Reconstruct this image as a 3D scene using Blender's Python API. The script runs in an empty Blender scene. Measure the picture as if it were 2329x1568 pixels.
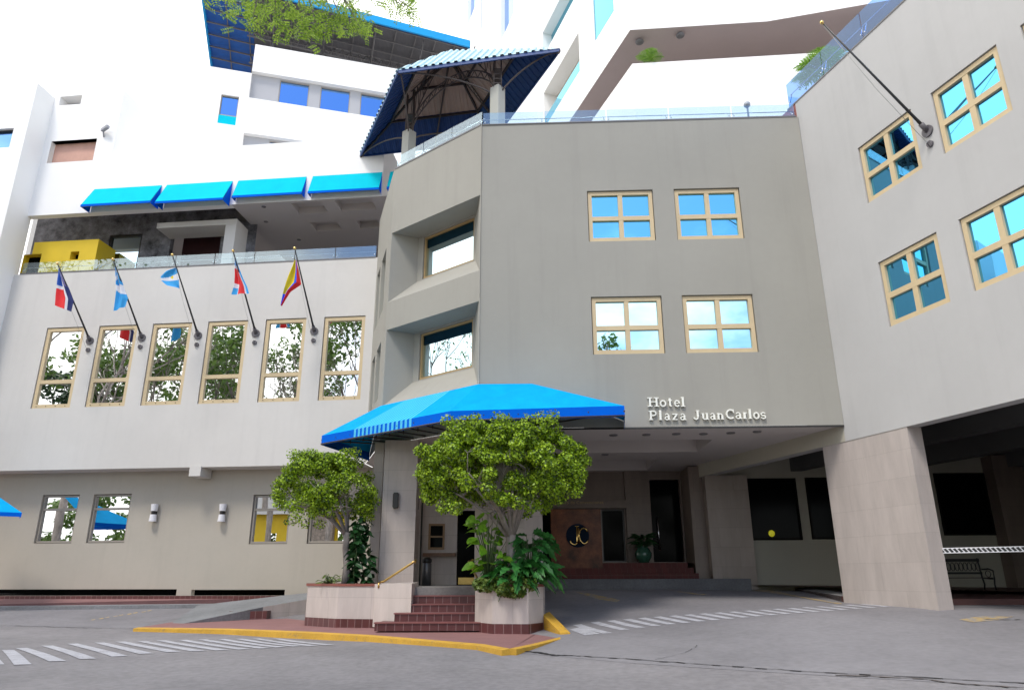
import bpy, bmesh, math, random
import numpy as np
from mathutils import Vector, Matrix, noise
rad = math.radians
S = bpy.context.scene
C = S.collection
# ------------------------------------------------------------------ camera
F, PITCH, ROLL = 1613.35, .3140, -.003165          # focal length in units of a 2329 wide picture
AL, AG, AR, AT, AT2 = -.10174, -.04052, -1.28193, rad(-39.2), rad(-72.6)   # headings of the facades
EYE = Vector((0, 0, 1.6))
cp, sp, cr, sr = math.cos(PITCH), math.sin(PITCH), math.cos(ROLL), math.sin(ROLL)
FW = Vector((0, cp, sp)); _u = Vector((0, -sp, cp)); _r = Vector((1, 0, 0))
RT = _r*cr + _u*sr; UP = -_r*sr + _u*cr
cam_d = bpy.data.cameras.new('camera'); cam = bpy.data.objects.new('camera', cam_d); C.objects.link(cam)
cam.matrix_world = Matrix(((RT.x, UP.x, -FW.x, EYE.x), (RT.y, UP.y, -FW.y, EYE.y), (RT.z, UP.z, -FW.z, EYE.z), (0, 0, 0, 1)))
cam_d.sensor_width = 36; cam_d.lens = 36*F/2329; cam_d.clip_start = .1; cam_d.clip_end = 2000
S.camera = cam
S.render.resolution_x, S.render.resolution_y = 1024, 689
# ------------------------------------------------------------------ world and light
W = bpy.data.worlds.new('World'); S.world = W; W.use_nodes = True
nt = W.node_tree; nt.nodes.clear()
SUN_EL, SUN_AZ = rad(58), rad(205)                  # azimuth from +Y clockwise: behind the viewer and to the left
def nn(t, kind, **kw):
    n = t.nodes.new(kind)
    for k, v in kw.items():
        if k[0] == 'i' and k[1:].isdigit(): n.inputs[int(k[1:])].default_value = v
        else: setattr(n, k, v)
    return n
sky = nn(nt, 'ShaderNodeTexSky'); sky.sky_type = 'NISHITA'; sky.sun_disc = False
sky.sun_elevation = SUN_EL; sky.sun_rotation = SUN_AZ; sky.altitude = 900; sky.ozone_density = 2.5
geo = nn(nt, 'ShaderNodeTexCoord')
sep = nn(nt, 'ShaderNodeSeparateXYZ'); nt.links.new(geo.outputs['Generated'], sep.inputs[0])
nz = nn(nt, 'ShaderNodeTexNoise'); nz.inputs['Scale'].default_value = 2.3; nz.inputs['Detail'].default_value = 7; nz.inputs['Roughness'].default_value = .55
mp = nn(nt, 'ShaderNodeMapping'); mp.inputs['Scale'].default_value = (1, 1, 1.9); nt.links.new(geo.outputs['Generated'], mp.inputs[0]); nt.links.new(mp.outputs[0], nz.inputs['Vector'])
def mth(op, a, b=None, c=None, clamp=False):
    n = nt.nodes.new('ShaderNodeMath'); n.operation = op; n.use_clamp = clamp
    for i, v in enumerate((a, b, c)):
        if v is None: continue
        if isinstance(v, (int, float)): n.inputs[i].default_value = v
        else: nt.links.new(v, n.inputs[i])
    return n.outputs[0]
# cloud cover: solid in front (over the hotel) and low down, open and blue high up behind and to the left
X, Y, Z = sep.outputs[0], sep.outputs[1], sep.outputs[2]
cov = mth('MULTIPLY', Y, .9)
cov = mth('ADD', cov, mth('MULTIPLY', Z, -1.0))
cov = mth('ADD', cov, mth('MULTIPLY', X, -.3))
cov = mth('ADD', cov, mth('MULTIPLY_ADD', nz.outputs['Fac'], 3.0, -1.5))
cov = mth('ADD', cov, 1.28)
cov = mth('SMOOTHSTEP' if False else 'MULTIPLY', cov, 1.0)
mr = nn(nt, 'ShaderNodeMapRange'); mr.interpolation_type = 'SMOOTHSTEP'; nt.links.new(cov, mr.inputs[0]); mr.inputs[1].default_value = 0; mr.inputs[2].default_value = .55
bs = nn(nt, 'ShaderNodeBackground'); nt.links.new(sky.outputs[0], bs.inputs[0]); bs.inputs[1].default_value = .115
bc = nn(nt, 'ShaderNodeBackground'); bc.inputs[0].default_value = (1, .99, .97, 1); bc.inputs[1].default_value = .93
mx = nn(nt, 'ShaderNodeMixShader'); nt.links.new(mr.outputs[0], mx.inputs[0]); nt.links.new(bs.outputs[0], mx.inputs[1]); nt.links.new(bc.outputs[0], mx.inputs[2])
wo = nn(nt, 'ShaderNodeOutputWorld'); nt.links.new(mx.outputs[0], wo.inputs[0])
sd = bpy.data.lights.new('sun', 'SUN'); sd.energy = 1.0; sd.angle = rad(14); sd.color = (1, .94, .85)
so = bpy.data.objects.new('sun', sd); C.objects.link(so)
sdir = Vector((math.sin(SUN_AZ)*math.cos(SUN_EL), math.cos(SUN_AZ)*math.cos(SUN_EL), math.sin(SUN_EL)))
so.rotation_euler = sdir.to_track_quat('Z', 'Y').to_euler()
S.view_settings.view_transform = 'Standard'; S.view_settings.look = 'None'; S.view_settings.exposure = 1.22; S.view_settings.gamma = 1
# ------------------------------------------------------------------ helpers: measuring
def ray(x, y): return FW*F + RT*(x-1164.5) - UP*(y-784)
class Pl:                                           # a vertical facade plane through pt with heading az; u runs along it
    def __init__(s, pt, az):
        s.o = Vector((pt[0], pt[1], 0)); s.d = Vector((math.cos(az), math.sin(az), 0)); s.n = Vector((math.sin(az), -math.cos(az), 0)); s.az = az
    def off(s, k): return Pl(s.o - s.n*k, s.az)    # k metres further in
    def hit(s, x, y): r = ray(x, y); return EYE + r*((s.o-EYE).dot(s.n)/r.dot(s.n))
    def uz(s, x, y): p = s.hit(x, y); return (p-s.o).dot(s.d), p.z
    def P(s, u, z, k=0): return s.o + s.d*u + Vector((0, 0, z)) - s.n*k
def hz(x, y, z): r = ray(x, y); return EYE + r*((z-1.6)/r.z)
PR = Pl((8.51, 18.0), AR); PG = Pl((8.51, 17.95), AG); PT = Pl((-.89, 18.30), AT); PT2 = Pl((-3.92, 20.77), AT2); PL = Pl((-8.01, 24.69), AL)
# ------------------------------------------------------------------ helpers: materials
MT = {}
def mat(name, col, rough=.8, var=.08, scale=.6, fine=0, bump=0, metal=0, spec=.5, col2=None, stretch=None, emit=None, sheen=0, streak=0, wear=None):
    if name in MT: return MT[name]
    m = bpy.data.materials.new(name); m.use_nodes = True; t = m.node_tree; b = t.nodes['Principled BSDF']
    b.inputs['Roughness'].default_value = rough; b.inputs['Metallic'].default_value = metal; b.inputs['Specular IOR Level'].default_value = spec
    g = nn(t, 'ShaderNodeNewGeometry'); n = nn(t, 'ShaderNodeTexNoise'); n.inputs['Scale'].default_value = scale; n.inputs['Detail'].default_value = 8; n.inputs['Roughness'].default_value = .62
    mpp = nn(t, 'ShaderNodeMapping'); mpp.inputs['Scale'].default_value = stretch or (1, 1, 1)
    t.links.new(g.outputs['Position'], mpp.inputs[0]); t.links.new(mpp.outputs[0], n.inputs['Vector'])
    r = nn(t, 'ShaderNodeValToRGB'); r.color_ramp.elements[0].position = .3; r.color_ramp.elements[1].position = .7
    c0 = [max(0, c*(1-var)) for c in col]; c1 = [c*(1+var) for c in (col2 or col)]
    r.color_ramp.elements[0].color = (*c0, 1); r.color_ramp.elements[1].color = (*c1, 1)
    t.links.new(n.outputs['Fac'], r.inputs[0]); out = r.outputs[0]
    if fine:
        n2 = nn(t, 'ShaderNodeTexNoise'); n2.inputs['Scale'].default_value = scale*18; n2.inputs['Detail'].default_value = 5
        t.links.new(g.outputs['Position'], n2.inputs['Vector'])
        m2 = nn(t, 'ShaderNodeMapRange'); m2.inputs[1].default_value = .3; m2.inputs[2].default_value = .7; m2.inputs[3].default_value = 1-fine; m2.inputs[4].default_value = 1+fine
        t.links.new(n2.outputs['Fac'], m2.inputs[0])
        vm = nn(t, 'ShaderNodeVectorMath', operation='SCALE'); t.links.new(out, vm.inputs[0]); t.links.new(m2.outputs[0], vm.inputs['Scale']); out = vm.outputs[0]
    if streak:
        n4 = nn(t, 'ShaderNodeTexNoise'); n4.inputs['Scale'].default_value = 1; n4.inputs['Detail'].default_value = 6; n4.inputs['Roughness'].default_value = .65
        m4 = nn(t, 'ShaderNodeMapping'); m4.inputs['Scale'].default_value = (2.6, 2.6, .16); t.links.new(g.outputs['Position'], m4.inputs[0]); t.links.new(m4.outputs[0], n4.inputs['Vector'])
        r4 = nn(t, 'ShaderNodeMapRange'); r4.inputs[1].default_value = .52; r4.inputs[2].default_value = .78; r4.inputs[3].default_value = 1; r4.inputs[4].default_value = 1-streak*1.3; t.links.new(n4.outputs['Fac'], r4.inputs[0])
        n5 = nn(t, 'ShaderNodeTexNoise'); n5.inputs['Scale'].default_value = .22; n5.inputs['Detail'].default_value = 4; t.links.new(g.outputs['Position'], n5.inputs['Vector'])
        r5 = nn(t, 'ShaderNodeMapRange'); r5.inputs[1].default_value = .35; r5.inputs[2].default_value = .65; r5.inputs[3].default_value = 1-streak*.9; r5.inputs[4].default_value = 1+streak*.6; t.links.new(n5.outputs['Fac'], r5.inputs[0])
        mm_ = nn(t, 'ShaderNodeMath', operation='MULTIPLY'); t.links.new(r4.outputs[0], mm_.inputs[0]); t.links.new(r5.outputs[0], mm_.inputs[1])
        v4 = nn(t, 'ShaderNodeVectorMath', operation='SCALE'); t.links.new(out, v4.inputs[0]); t.links.new(mm_.outputs[0], v4.inputs['Scale']); out = v4.outputs[0]
    if wear:
        n6 = nn(t, 'ShaderNodeTexNoise'); n6.inputs['Scale'].default_value = 5.5; n6.inputs['Detail'].default_value = 8; n6.inputs['Roughness'].default_value = .75; t.links.new(g.outputs['Position'], n6.inputs['Vector'])
        r6 = nn(t, 'ShaderNodeMapRange'); r6.inputs[1].default_value = wear[1]-.05; r6.inputs[2].default_value = wear[1]+.07; t.links.new(n6.outputs['Fac'], r6.inputs[0])
        x6 = nn(t, 'ShaderNodeMix'); x6.data_type = 'RGBA'; t.links.new(r6.outputs[0], x6.inputs[0]); t.links.new(out, x6.inputs[6]); x6.inputs[7].default_value = (*wear[0], 1); out = x6.outputs[2]
    t.links.new(out, b.inputs['Base Color'])
    if bump:
        n3 = nn(t, 'ShaderNodeTexNoise'); n3.inputs['Scale'].default_value = 40; n3.inputs['Detail'].default_value = 4; t.links.new(g.outputs['Position'], n3.inputs['Vector'])
        bp = nn(t, 'ShaderNodeBump'); bp.inputs['Strength'].default_value = bump; bp.inputs['Distance'].default_value = .01
        t.links.new(n3.outputs['Fac'], bp.inputs['Height']); t.links.new(bp.outputs[0], b.inputs['Normal'])
    if emit:
        b.inputs['Emission Color'].default_value = (*emit[0], 1); b.inputs['Emission Strength'].default_value = emit[1]
    MT[name] = m; return m
def tiled(name, col, joint, tw, th, rough=.5, var=.1, mortar=.006, metal=0, rot=0, offset=.5, floor=False, veins=.06):
    """cladding or paving of rectangular pieces: u is the running length along the wall, v the height"""
    if name in MT: return MT[name]
    m = bpy.data.materials.new(name); m.use_nodes = True; t = m.node_tree; b = t.nodes['Principled BSDF']; b.inputs['Roughness'].default_value = rough
    g = nn(t, 'ShaderNodeNewGeometry'); s = nn(t, 'ShaderNodeSeparateXYZ'); t.links.new(g.outputs['Position'], s.inputs[0])
    cb = nn(t, 'ShaderNodeCombineXYZ')
    if floor: t.links.new(s.outputs[0], cb.inputs[0]); t.links.new(s.outputs[1], cb.inputs[1])
    else:
        a = nn(t, 'ShaderNodeVectorMath', operation='DOT_PRODUCT'); t.links.new(g.outputs['Position'], a.inputs[0]); a.inputs[1].default_value = (math.cos(rot), math.sin(rot), 0)
        t.links.new(a.outputs['Value'], cb.inputs[0]); t.links.new(s.outputs[2], cb.inputs[1])
    br = nn(t, 'ShaderNodeTexBrick'); br.offset = offset; t.links.new(cb.outputs[0], br.inputs['Vector'])
    br.inputs['Color1'].default_value = (*[c*(1-var) for c in col], 1); br.inputs['Color2'].default_value = (*[min(1, c*(1+var)) for c in col], 1); br.inputs['Mortar'].default_value = (*joint, 1)
    br.inputs['Scale'].default_value = 1; br.inputs['Mortar Size'].default_value = mortar; br.inputs['Brick Width'].default_value = tw; br.inputs['Row Height'].default_value = th
    n2 = nn(t, 'ShaderNodeTexNoise'); n2.inputs['Scale'].default_value = 1.6; n2.inputs['Detail'].default_value = 9; n2.inputs['Roughness'].default_value = .7
    mpp = nn(t, 'ShaderNodeMapping'); mpp.inputs['Scale'].default_value = (2.2, 2.2, .45) if not floor else (1, 1, 1); t.links.new(g.outputs['Position'], mpp.inputs[0]); t.links.new(mpp.outputs[0], n2.inputs['Vector'])
    mr = nn(t, 'ShaderNodeMapRange'); mr.inputs[1].default_value = .3; mr.inputs[2].default_value = .7; mr.inputs[3].default_value = 1-veins*2.2; mr.inputs[4].default_value = 1+veins*1.6
    t.links.new(n2.outputs['Fac'], mr.inputs[0])
    vm = nn(t, 'ShaderNodeVectorMath', operation='SCALE'); t.links.new(br.outputs['Color'], vm.inputs[0]); t.links.new(mr.outputs[0], vm.inputs['Scale'])
    t.links.new(vm.outputs[0], b.inputs['Base Color'])
    bp = nn(t, 'ShaderNodeBump'); bp.inputs['Strength'].default_value = .3; bp.inputs['Distance'].default_value = .004; bp.invert = True
    t.links.new(br.outputs['Fac'], bp.inputs['Height']); t.links.new(bp.outputs[0], b.inputs['Normal'])
    MT[name] = m; return m
def mirror(name, col, dark=.25, rough=.01, wav=.003):
    """reflective coated window glass with slight roller waviness"""
    if name in MT: return MT[name]
    m = bpy.data.materials.new(name); m.use_nodes = True; t = m.node_tree; b = t.nodes['Principled BSDF']
    b.inputs['Base Color'].default_value = (*col, 1); b.inputs['Metallic'].default_value = 1; b.inputs['Roughness'].default_value = rough
    g = nn(t, 'ShaderNodeNewGeometry'); n = nn(t, 'ShaderNodeTexNoise'); n.inputs['Scale'].default_value = 1.1; n.inputs['Detail'].default_value = 1; t.links.new(g.outputs['Position'], n.inputs['Vector'])
    bp = nn(t, 'ShaderNodeBump'); bp.inputs['Strength'].default_value = wav; bp.inputs['Distance'].default_value = .5; t.links.new(n.outputs['Fac'], bp.inputs['Height']); t.links.new(bp.outputs[0], b.inputs['Normal'])
    MT[name] = m; return m
def clear(name, tint, refl=.25):
    if name in MT: return MT[name]
    m = bpy.data.materials.new(name); m.use_nodes = True; t = m.node_tree; t.nodes.clear()
    tr = nn(t, 'ShaderNodeBsdfTransparent'); tr.inputs[0].default_value = (*tint, 1); gl = nn(t, 'ShaderNodeBsdfGlossy'); gl.inputs[0].default_value = (.85, .93, 1, 1); gl.inputs['Roughness'].default_value = .02
    fr = nn(t, 'ShaderNodeLayerWeight'); fr.inputs[0].default_value = .5; pw = nn(t, 'ShaderNodeMath', operation='POWER'); pw.inputs[1].default_value = 4; t.links.new(fr.outputs['Facing'], pw.inputs[0]); ad = nn(t, 'ShaderNodeMath', operation='ADD', use_clamp=True); ad.inputs[1].default_value = refl; t.links.new(pw.outputs[0], ad.inputs[0])
    mxx = nn(t, 'ShaderNodeMixShader'); t.links.new(ad.outputs[0], mxx.inputs[0]); t.links.new(tr.outputs[0], mxx.inputs[1]); t.links.new(gl.outputs[0], mxx.inputs[2])
    o = nn(t, 'ShaderNodeOutputMaterial'); t.links.new(mxx.outputs[0], o.inputs[0]); MT[name] = m; return m
def leafmat(name, c1, c2, trans=.3):
    if name in MT: return MT[name]
    m = bpy.data.materials.new(name); m.use_nodes = True; t = m.node_tree; b = t.nodes['Principled BSDF']; b.inputs['Roughness'].default_value = .45
    g = nn(t, 'ShaderNodeNewGeometry'); r = nn(t, 'ShaderNodeValToRGB'); r.color_ramp.elements[0].color = (*c1, 1); r.color_ramp.elements[1].color = (*c2, 1)
    t.links.new(g.outputs['Random Per Island'], r.inputs[0]); t.links.new(r.outputs[0], b.inputs['Base Color'])
    tl = nn(t, 'ShaderNodeBsdfTranslucent'); t.links.new(r.outputs[0], tl.inputs[0]); mxx = nn(t, 'ShaderNodeMixShader'); mxx.inputs[0].default_value = trans
    o = t.nodes['Material Output']; t.links.new(b.outputs[0], mxx.inputs[1]); t.links.new(tl.outputs[0], mxx.inputs[2]); t.links.new(mxx.outputs[0], o.inputs[0]); MT[name] = m; return m
stucco_pale = mat('stucco_pale', (.625, .60, .562), .9, .03, .35, .01, .05, streak=.05)
stucco_right = mat('stucco_right', (.50, .493, .485), .9, .03, .3, .01, .05, streak=.05)
stucco_taupe = mat('stucco_taupe', (.34, .327, .288), .9, .03, .3, .01, .05, streak=.06)
stucco_cream = mat('stucco_cream', (.45, .41, .345), .9, .04, .4, .01, .05, streak=.05)
stucco_white = mat('stucco_white', (.90, .885, .86), .85, .015, .3, streak=.015)
stucco_grey = mat('stucco_grey', (.42, .42, .44), .85, .03, .4)
ceil_m = mat('soffit_paint', (.60, .555, .535), .85, .03, .4)
pink_m = mat('soffit_mauve', (.52, .43, .41), .85, .04, .5)
frame_m = mat('window_frame_sand', (.60, .47, .28), .5, .05, 3)
dark_frame = mat('dark_bronze', (.02, .018, .016), .35, .1, 4)
stone_m = tiled('travertine', (.50, .44, .405), (.41, .36, .33), 1.25, .62, .45, .05, .004, rot=rad(-55), offset=.5)
stone_f = tiled('travertine_front', (.53, .47, .435), (.41, .36, .33), 1.15, .55, .45, .05, .005, rot=0, offset=0)
brick_m = tiled('oxblood_tile', (.10, .030, .030), (.24, .15, .145), .19, .40, .35, .15, .007, rot=rad(-12), offset=0)
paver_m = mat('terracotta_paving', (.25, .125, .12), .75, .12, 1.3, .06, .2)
cap_m = mat('terracotta_cap', (.24, .075, .055), .6, .15, 3)
asphalt = mat('asphalt', (.212, .201, .206), .9, .15, .5, .12, .6, streak=.10)
concrete = mat('concrete_drive', (.212, .203, .212), .85, .14, .5, .08, .4, streak=.08)
kerb_y = mat('kerb_yellow', (.58, .33, .035), .7, .13, 2.2, .08, .2, wear=((.25, .19, .11), .62))
paint_w = mat('road_paint_white', (.42, .42, .45), .8, .16, 4, .2, wear=((.25, .235, .25), .59))
paint_y = mat('road_paint_yellow', (.42, .30, .13), .8, .25, 5, .25, wear=((.26, .25, .25), .50))
blue_f = mat('awning_fabric', (.0, .33, .70), .85, .09, 2.2, spec=.08, stretch=(1, 1, .4), streak=.04)
blue_d = mat('awning_valance', (.0, .12, .66), .85, .05, 1.2, spec=.08)
cyan_f = mat('cyan_awning_fabric', (.0, .52, .66), .85, .05, 2, streak=.03, spec=.1)
navy_m = mat('roof_underside_blue', (.004, .045, .19), .5, .15, 2)
sheet_m = mat('roof_sheet_pale_blue', (.40, .58, .64), .5, .04, 2)
fascia_m = mat('roof_fascia_cyan', (.0, .33, .72), .4, .06, 1)
tan_m = mat('corrugated_ceiling', (.52, .39, .33), .7, .08, 1.5)
steel_dk = mat('truss_steel', (.045, .035, .035), .5, .15, 3)
steel_gr = mat('truss_grey', (.16, .155, .16), .5, .1, 3)
glassL = mirror('glass_clear_mirror', (.86, .88, .89))
glassG = mirror('glass_cyan', (.28, .70, .86))
glassR = mirror('glass_cyan_deep', (.13, .50, .84))
glassB = mirror('glass_blue', (.20, .40, .75))
glassT = mirror('glass_tower', (.62, .80, .86))
matte_black = mat('matte_black', (.012, .011, .01), .95, .1, 4, spec=.03)
black_g = mat('dark_glass', (.002, .0025, .003), .1, .1, 1, spec=.03)
rail_g = clear('railing_glass', (.84, .93, .95), .14)
rail_sky = clear('railing_glass_sky_tint', (.50, .68, .96), .05)  # blue of the reflected sky put into the railing glass tint
glassU = mirror('glass_sky_tint', (.52, .78, .86))  # pale sky reflection of the lower block windows put into the tint
stone_p = tiled('half_shaded_travertine', (.29, .24, .205), (.20, .17, .15), 1.25, .62, .5, .06, .004, rot=0, offset=.5)  # travertine darkened partway for the shade of the covered drive
stone_l = tiled('shaded_travertine', (.18, .138, .112), (.13, .10, .085), 1.25, .62, .5, .06, .004, rot=0, offset=.5)  # travertine colour darkened to stand for the deep shade of the lobby
chrome = mat('brushed_steel', (.6, .6, .62), .25, .05, 5, metal=1)
gold = mat('gold_metal', (.85, .60, .22), .25, .05, 5, metal=1)
brass = mat('brass_rail', (.55, .38, .13), .3, .2, 5, metal=1)
pole_m = mat('pole_dark', (.02, .02, .022), .35, .1, 5)
bark_m = mat('bark', (.27, .235, .215), .9, .35, 7, .2, .8, stretch=(1, 1, .3))
soil_m = mat('soil', (.04, .028, .02), .95, .3, 6)
marble_m = mat('brown_marble', (.05, .015, .006), .32, .5, 1.6, .15, col2=(.15, .05, .02), spec=.2)
brick_d = tiled('shaded_red_tile', (.085, .016, .013), (.09, .04, .035), .19, .40, .75, .15, .007, rot=0, offset=0)  # oxblood tile with the lobby shade put into its colour
# ------------------------------------------------------------------ helpers: meshes
class MB:
    def __init__(s): s.v = []; s.f = []; s.m = []; s.sm = []
    def face(s, pts, mi=0, smooth=False):
        i = len(s.v); s.v += [tuple(p) for p in pts]; s.f.append(tuple(range(i, i+len(pts)))); s.m.append(mi); s.sm.append(smooth)
    def hexa(s, p, mi=0):                           # p: 4 bottom, 4 top
        i = len(s.v); s.v += [tuple(q) for q in p]
        for f in ((3, 2, 1, 0), (4, 5, 6, 7), (0, 1, 5, 4), (1, 2, 6, 5), (2, 3, 7, 6), (3, 0, 4, 7)):
            s.f.append(tuple(i+k for k in f)); s.m.append(mi); s.sm.append(False)
    def box(s, c, d, az=0, mi=0):
        c = Vector(c); a = Vector((math.cos(az), math.sin(az), 0))*d[0]/2; b = Vector((-math.sin(az), math.cos(az), 0))*d[1]/2; z = Vector((0, 0, d[2]/2))
        q = [c-a-b, c+a-b, c+a+b, c-a+b]; s.hexa([p-z for p in q]+[p+z for p in q], mi)
    def slab(s, pl, u0, u1, z0, z1, k0, k1, mi=0):  # box on a facade plane: k = depth inwards
        s.hexa([pl.P(u0, z0, k0), pl.P(u1, z0, k0), pl.P(u1, z0, k1), pl.P(u0, z0, k1), pl.P(u0, z1, k0), pl.P(u1, z1, k0), pl.P(u1, z1, k1), pl.P(u0, z1, k1)], mi)
    def prism(s, poly, z0, z1, mi=0, top=None, bot=None):
        n = len(poly); s.face([(p[0], p[1], z1) for p in poly], mi if top is None else top); s.face([(p[0], p[1], z0) for p in reversed(poly)], mi if bot is None else bot)
        for i in range(n):
            a, b = poly[i], poly[(i+1) % n]; s.face([(a[0], a[1], z0), (b[0], b[1], z0), (b[0], b[1], z1), (a[0], a[1], z1)], mi)
    def tube(s, pts, r, n=8, mi=0, caps=True, smooth=True):
        pts = [Vector(p) for p in pts]; rr = r if isinstance(r, (list, tuple)) else [r]*len(pts); base = len(s.v)
        ref = Vector((.31, .17, .93))
        for i, p in enumerate(pts):
            t = (pts[min(i+1, len(pts)-1)] - pts[max(i-1, 0)]).normalized()
            a = t.cross(ref); a = a.normalized() if a.length > .05 else t.cross(Vector((1, 0, 0))).normalized(); b = t.cross(a)
            for k in range(n):
                w = 2*math.pi*k/n; s.v.append(tuple(p + (a*math.cos(w)+b*math.sin(w))*rr[i]))
        for i in range(len(pts)-1):
            for k in range(n):
                a0 = base+i*n+k; a1 = base+i*n+(k+1) % n; s.f.append((a0, a1, a1+n, a0+n)); s.m.append(mi); s.sm.append(smooth)
        if caps:
            s.f.append(tuple(base+k for k in reversed(range(n)))); s.m.append(mi); s.sm.append(False)
            s.f.append(tuple(base+(len(pts)-1)*n+k for k in range(n))); s.m.append(mi); s.sm.append(False)
    def bar(s, a, b, w=.04, h=None, mi=0):          # square bar
        a, b = Vector(a), Vector(b); t = (b-a).normalized(); r = t.cross(Vector((0, 0, 1))); r = r.normalized() if r.length > .01 else Vector((1, 0, 0)); u = r.cross(t)
        h = h or w; r = r*w/2; u = u*h/2; s.hexa([a-r-u, a+r-u, a+r+u, a-r+u, b-r-u, b+r-u, b+r+u, b-r+u], mi)
    def sphere(s, c, r, n=10, mi=0, sc=(1, 1, 1)):
        c = Vector(c); rings = n//2+1; base = len(s.v)
        for i in range(rings):
            th = math.pi*i/(rings-1)
            for k in range(n):
                ph = 2*math.pi*k/n; s.v.append((c.x+r*sc[0]*math.sin(th)*math.cos(ph), c.y+r*sc[1]*math.sin(th)*math.sin(ph), c.z+r*sc[2]*math.cos(th)))
        for i in range(rings-1):
            for k in range(n):
                a = base+i*n+k; b = base+i*n+(k+1) % n; s.f.append((a, a+n, b+n, b)); s.m.append(mi); s.sm.append(True)
    def lathe(s, c, prof, n=16, mi=0):
        c = Vector(c); base = len(s.v)
        for r, z in prof:
            for k in range(n): ph = 2*math.pi*k/n; s.v.append((c.x+r*math.cos(ph), c.y+r*math.sin(ph), c.z+z))
        for i in range(len(prof)-1):
            for k in range(n):
                a = base+i*n+k; b = base+i*n+(k+1) % n; s.f.append((a, b, b+n, a+n)); s.m.append(mi); s.sm.append(True)
    def build(s, name, mats, parent=None, bevel=0):
        me = bpy.data.meshes.new(name)
        o0 = Vector((0, 0, 0))
        if parent is not None:
            q = parent
            while q is not None: o0 += q.location; q = q.parent
        me.from_pydata([(v[0]-o0.x, v[1]-o0.y, v[2]-o0.z) for v in s.v], [], s.f)
        for m in (mats if isinstance(mats, (list, tuple)) else [mats]): me.materials.append(m)
        me.polygons.foreach_set('material_index', s.m); me.polygons.foreach_set('use_smooth', s.sm); me.update()
        o = bpy.data.objects.new(name, me); C.objects.link(o)
        if parent is not None: o.parent = parent
        if bevel:
            bv = o.modifiers.new('bevel', 'BEVEL'); bv.width = bevel; bv.segments = 2; bv.limit_method = 'ANGLE'
        return o
def tag(o, label=None, cat=None, group=None, kind=None):
    if label: o['label'] = label
    if cat: o['category'] = cat
    if group: o['group'] = group
    if kind: o['kind'] = kind
    return o
def thing(name, label, cat, loc=(0, 0, 0), group=None):
    o = bpy.data.objects.new(name, None); C.objects.link(o); o.location = loc; o.empty_display_size = .3
    return tag(o, label, cat, group)
def pxpoly(pl, pts): return [pl.hit(*p) for p in pts]
def wall(mb, pl, u0, u1, z0, z1, holes, depth=.15, mi=0, back=None, rmi=None, u_out=None):
    """front face with rectangular openings and their reveals; holes = (u0,u1,z0,z1)"""
    us = sorted({u0, u1, *[h[0] for h in holes], *[h[1] for h in holes]}); zs = sorted({z0, z1, *[h[2] for h in holes], *[h[3] for h in holes]})
    us = [u for u in us if u0 <= u <= u1]; zs = [z for z in zs if z0 <= z <= z1]
    for a, b in zip(us, us[1:]):
        for c, d in zip(zs, zs[1:]):
            um, zm = (a+b)/2, (c+d)/2
            if any(h[0] < um < h[1] and h[2] < zm < h[3] for h in holes): continue
            mb.face([pl.P(a, c), pl.P(b, c), pl.P(b, d), pl.P(a, d)], mi)
    r = mi if rmi is None else rmi
    for h in holes:
        a, b, c, d = h[:4]; k = h[4] if len(h) > 4 else depth
        mb.face([pl.P(a, c), pl.P(a, c, k), pl.P(a, d, k), pl.P(a, d)], r); mb.face([pl.P(b, c, k), pl.P(b, c), pl.P(b, d), pl.P(b, d, k)], r)
        mb.face([pl.P(a, d), pl.P(a, d, k), pl.P(b, d, k), pl.P(b, d)], r); mb.face([pl.P(a, c, k), pl.P(a, c), pl.P(b, c), pl.P(b, c, k)], r)
def window(parent, pl, u0, u1, z0, z1, k, fm, gm, nu=(), nz=(), fw=.09, mw=.09, name='window', bolts=True, split=False):
    """frame sits at depth k; nu / nz = mullion positions as fractions"""
    mb = MB(); t = .07
    mb.slab(pl, u0, u0+fw, z0, z1, k-t, k+.03); mb.slab(pl, u1-fw, u1, z0, z1, k-t, k+.03)
    mb.slab(pl, u0+fw, u1-fw, z0, z0+fw*1.1, k-t, k+.03); mb.slab(pl, u0+fw, u1-fw, z1-fw, z1, k-t, k+.03)
    zi0, zi1, ui0, ui1 = z0+fw*1.1, z1-fw, u0+fw, u1-fw
    for f in nz:
        z = z0+(z1-z0)*f; mb.slab(pl, ui0, ui1, z-mw/2, z+mw/2, k-t+.004, k+.03)
    zz = [zi0]+[z0+(z1-z0)*f for f in nz]+[zi1]
    for f in nu:
        u = u0+(u1-u0)*f
        for a, b in zip(zz, zz[1:]):
            mb.slab(pl, u-mw/2, u+mw/2, a+(mw/2 if a != zi0 else 0), b-(mw/2 if b != zi1 else 0), k-t+.008, k+.03)
    mb.face([pl.P(u0-.05, z0-.05, k+.034), pl.P(u1+.05, z0-.05, k+.034), pl.P(u1+.05, z1+.05, k+.034), pl.P(u0-.05, z1+.05, k+.034)], 1)
    o = mb.build(name, [fm, mat('matte_black', (.012, .011, .01), .95, .1, 4, spec=.03)], parent)
    g = MB(); uu = [ui0]+[u0+(u1-u0)*f for f in nu]+[ui1]
    zz = [zi0]+[z0+(z1-z0)*f for f in nz]+[zi1]
    for a, b in zip(uu, uu[1:]):
        for c, d in zip(zz, zz[1:]):
            e = random.uniform(-.004, .004); e2 = random.uniform(-.004, .004)      # every pane is set a hair differently
            g.face([pl.P(a, c, k+e), pl.P(b, c, k-e2), pl.P(b, d, k-e), pl.P(a, d, k+e2)])
    g.build('pane', gm, o)
    return o
random.seed(4)
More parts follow.
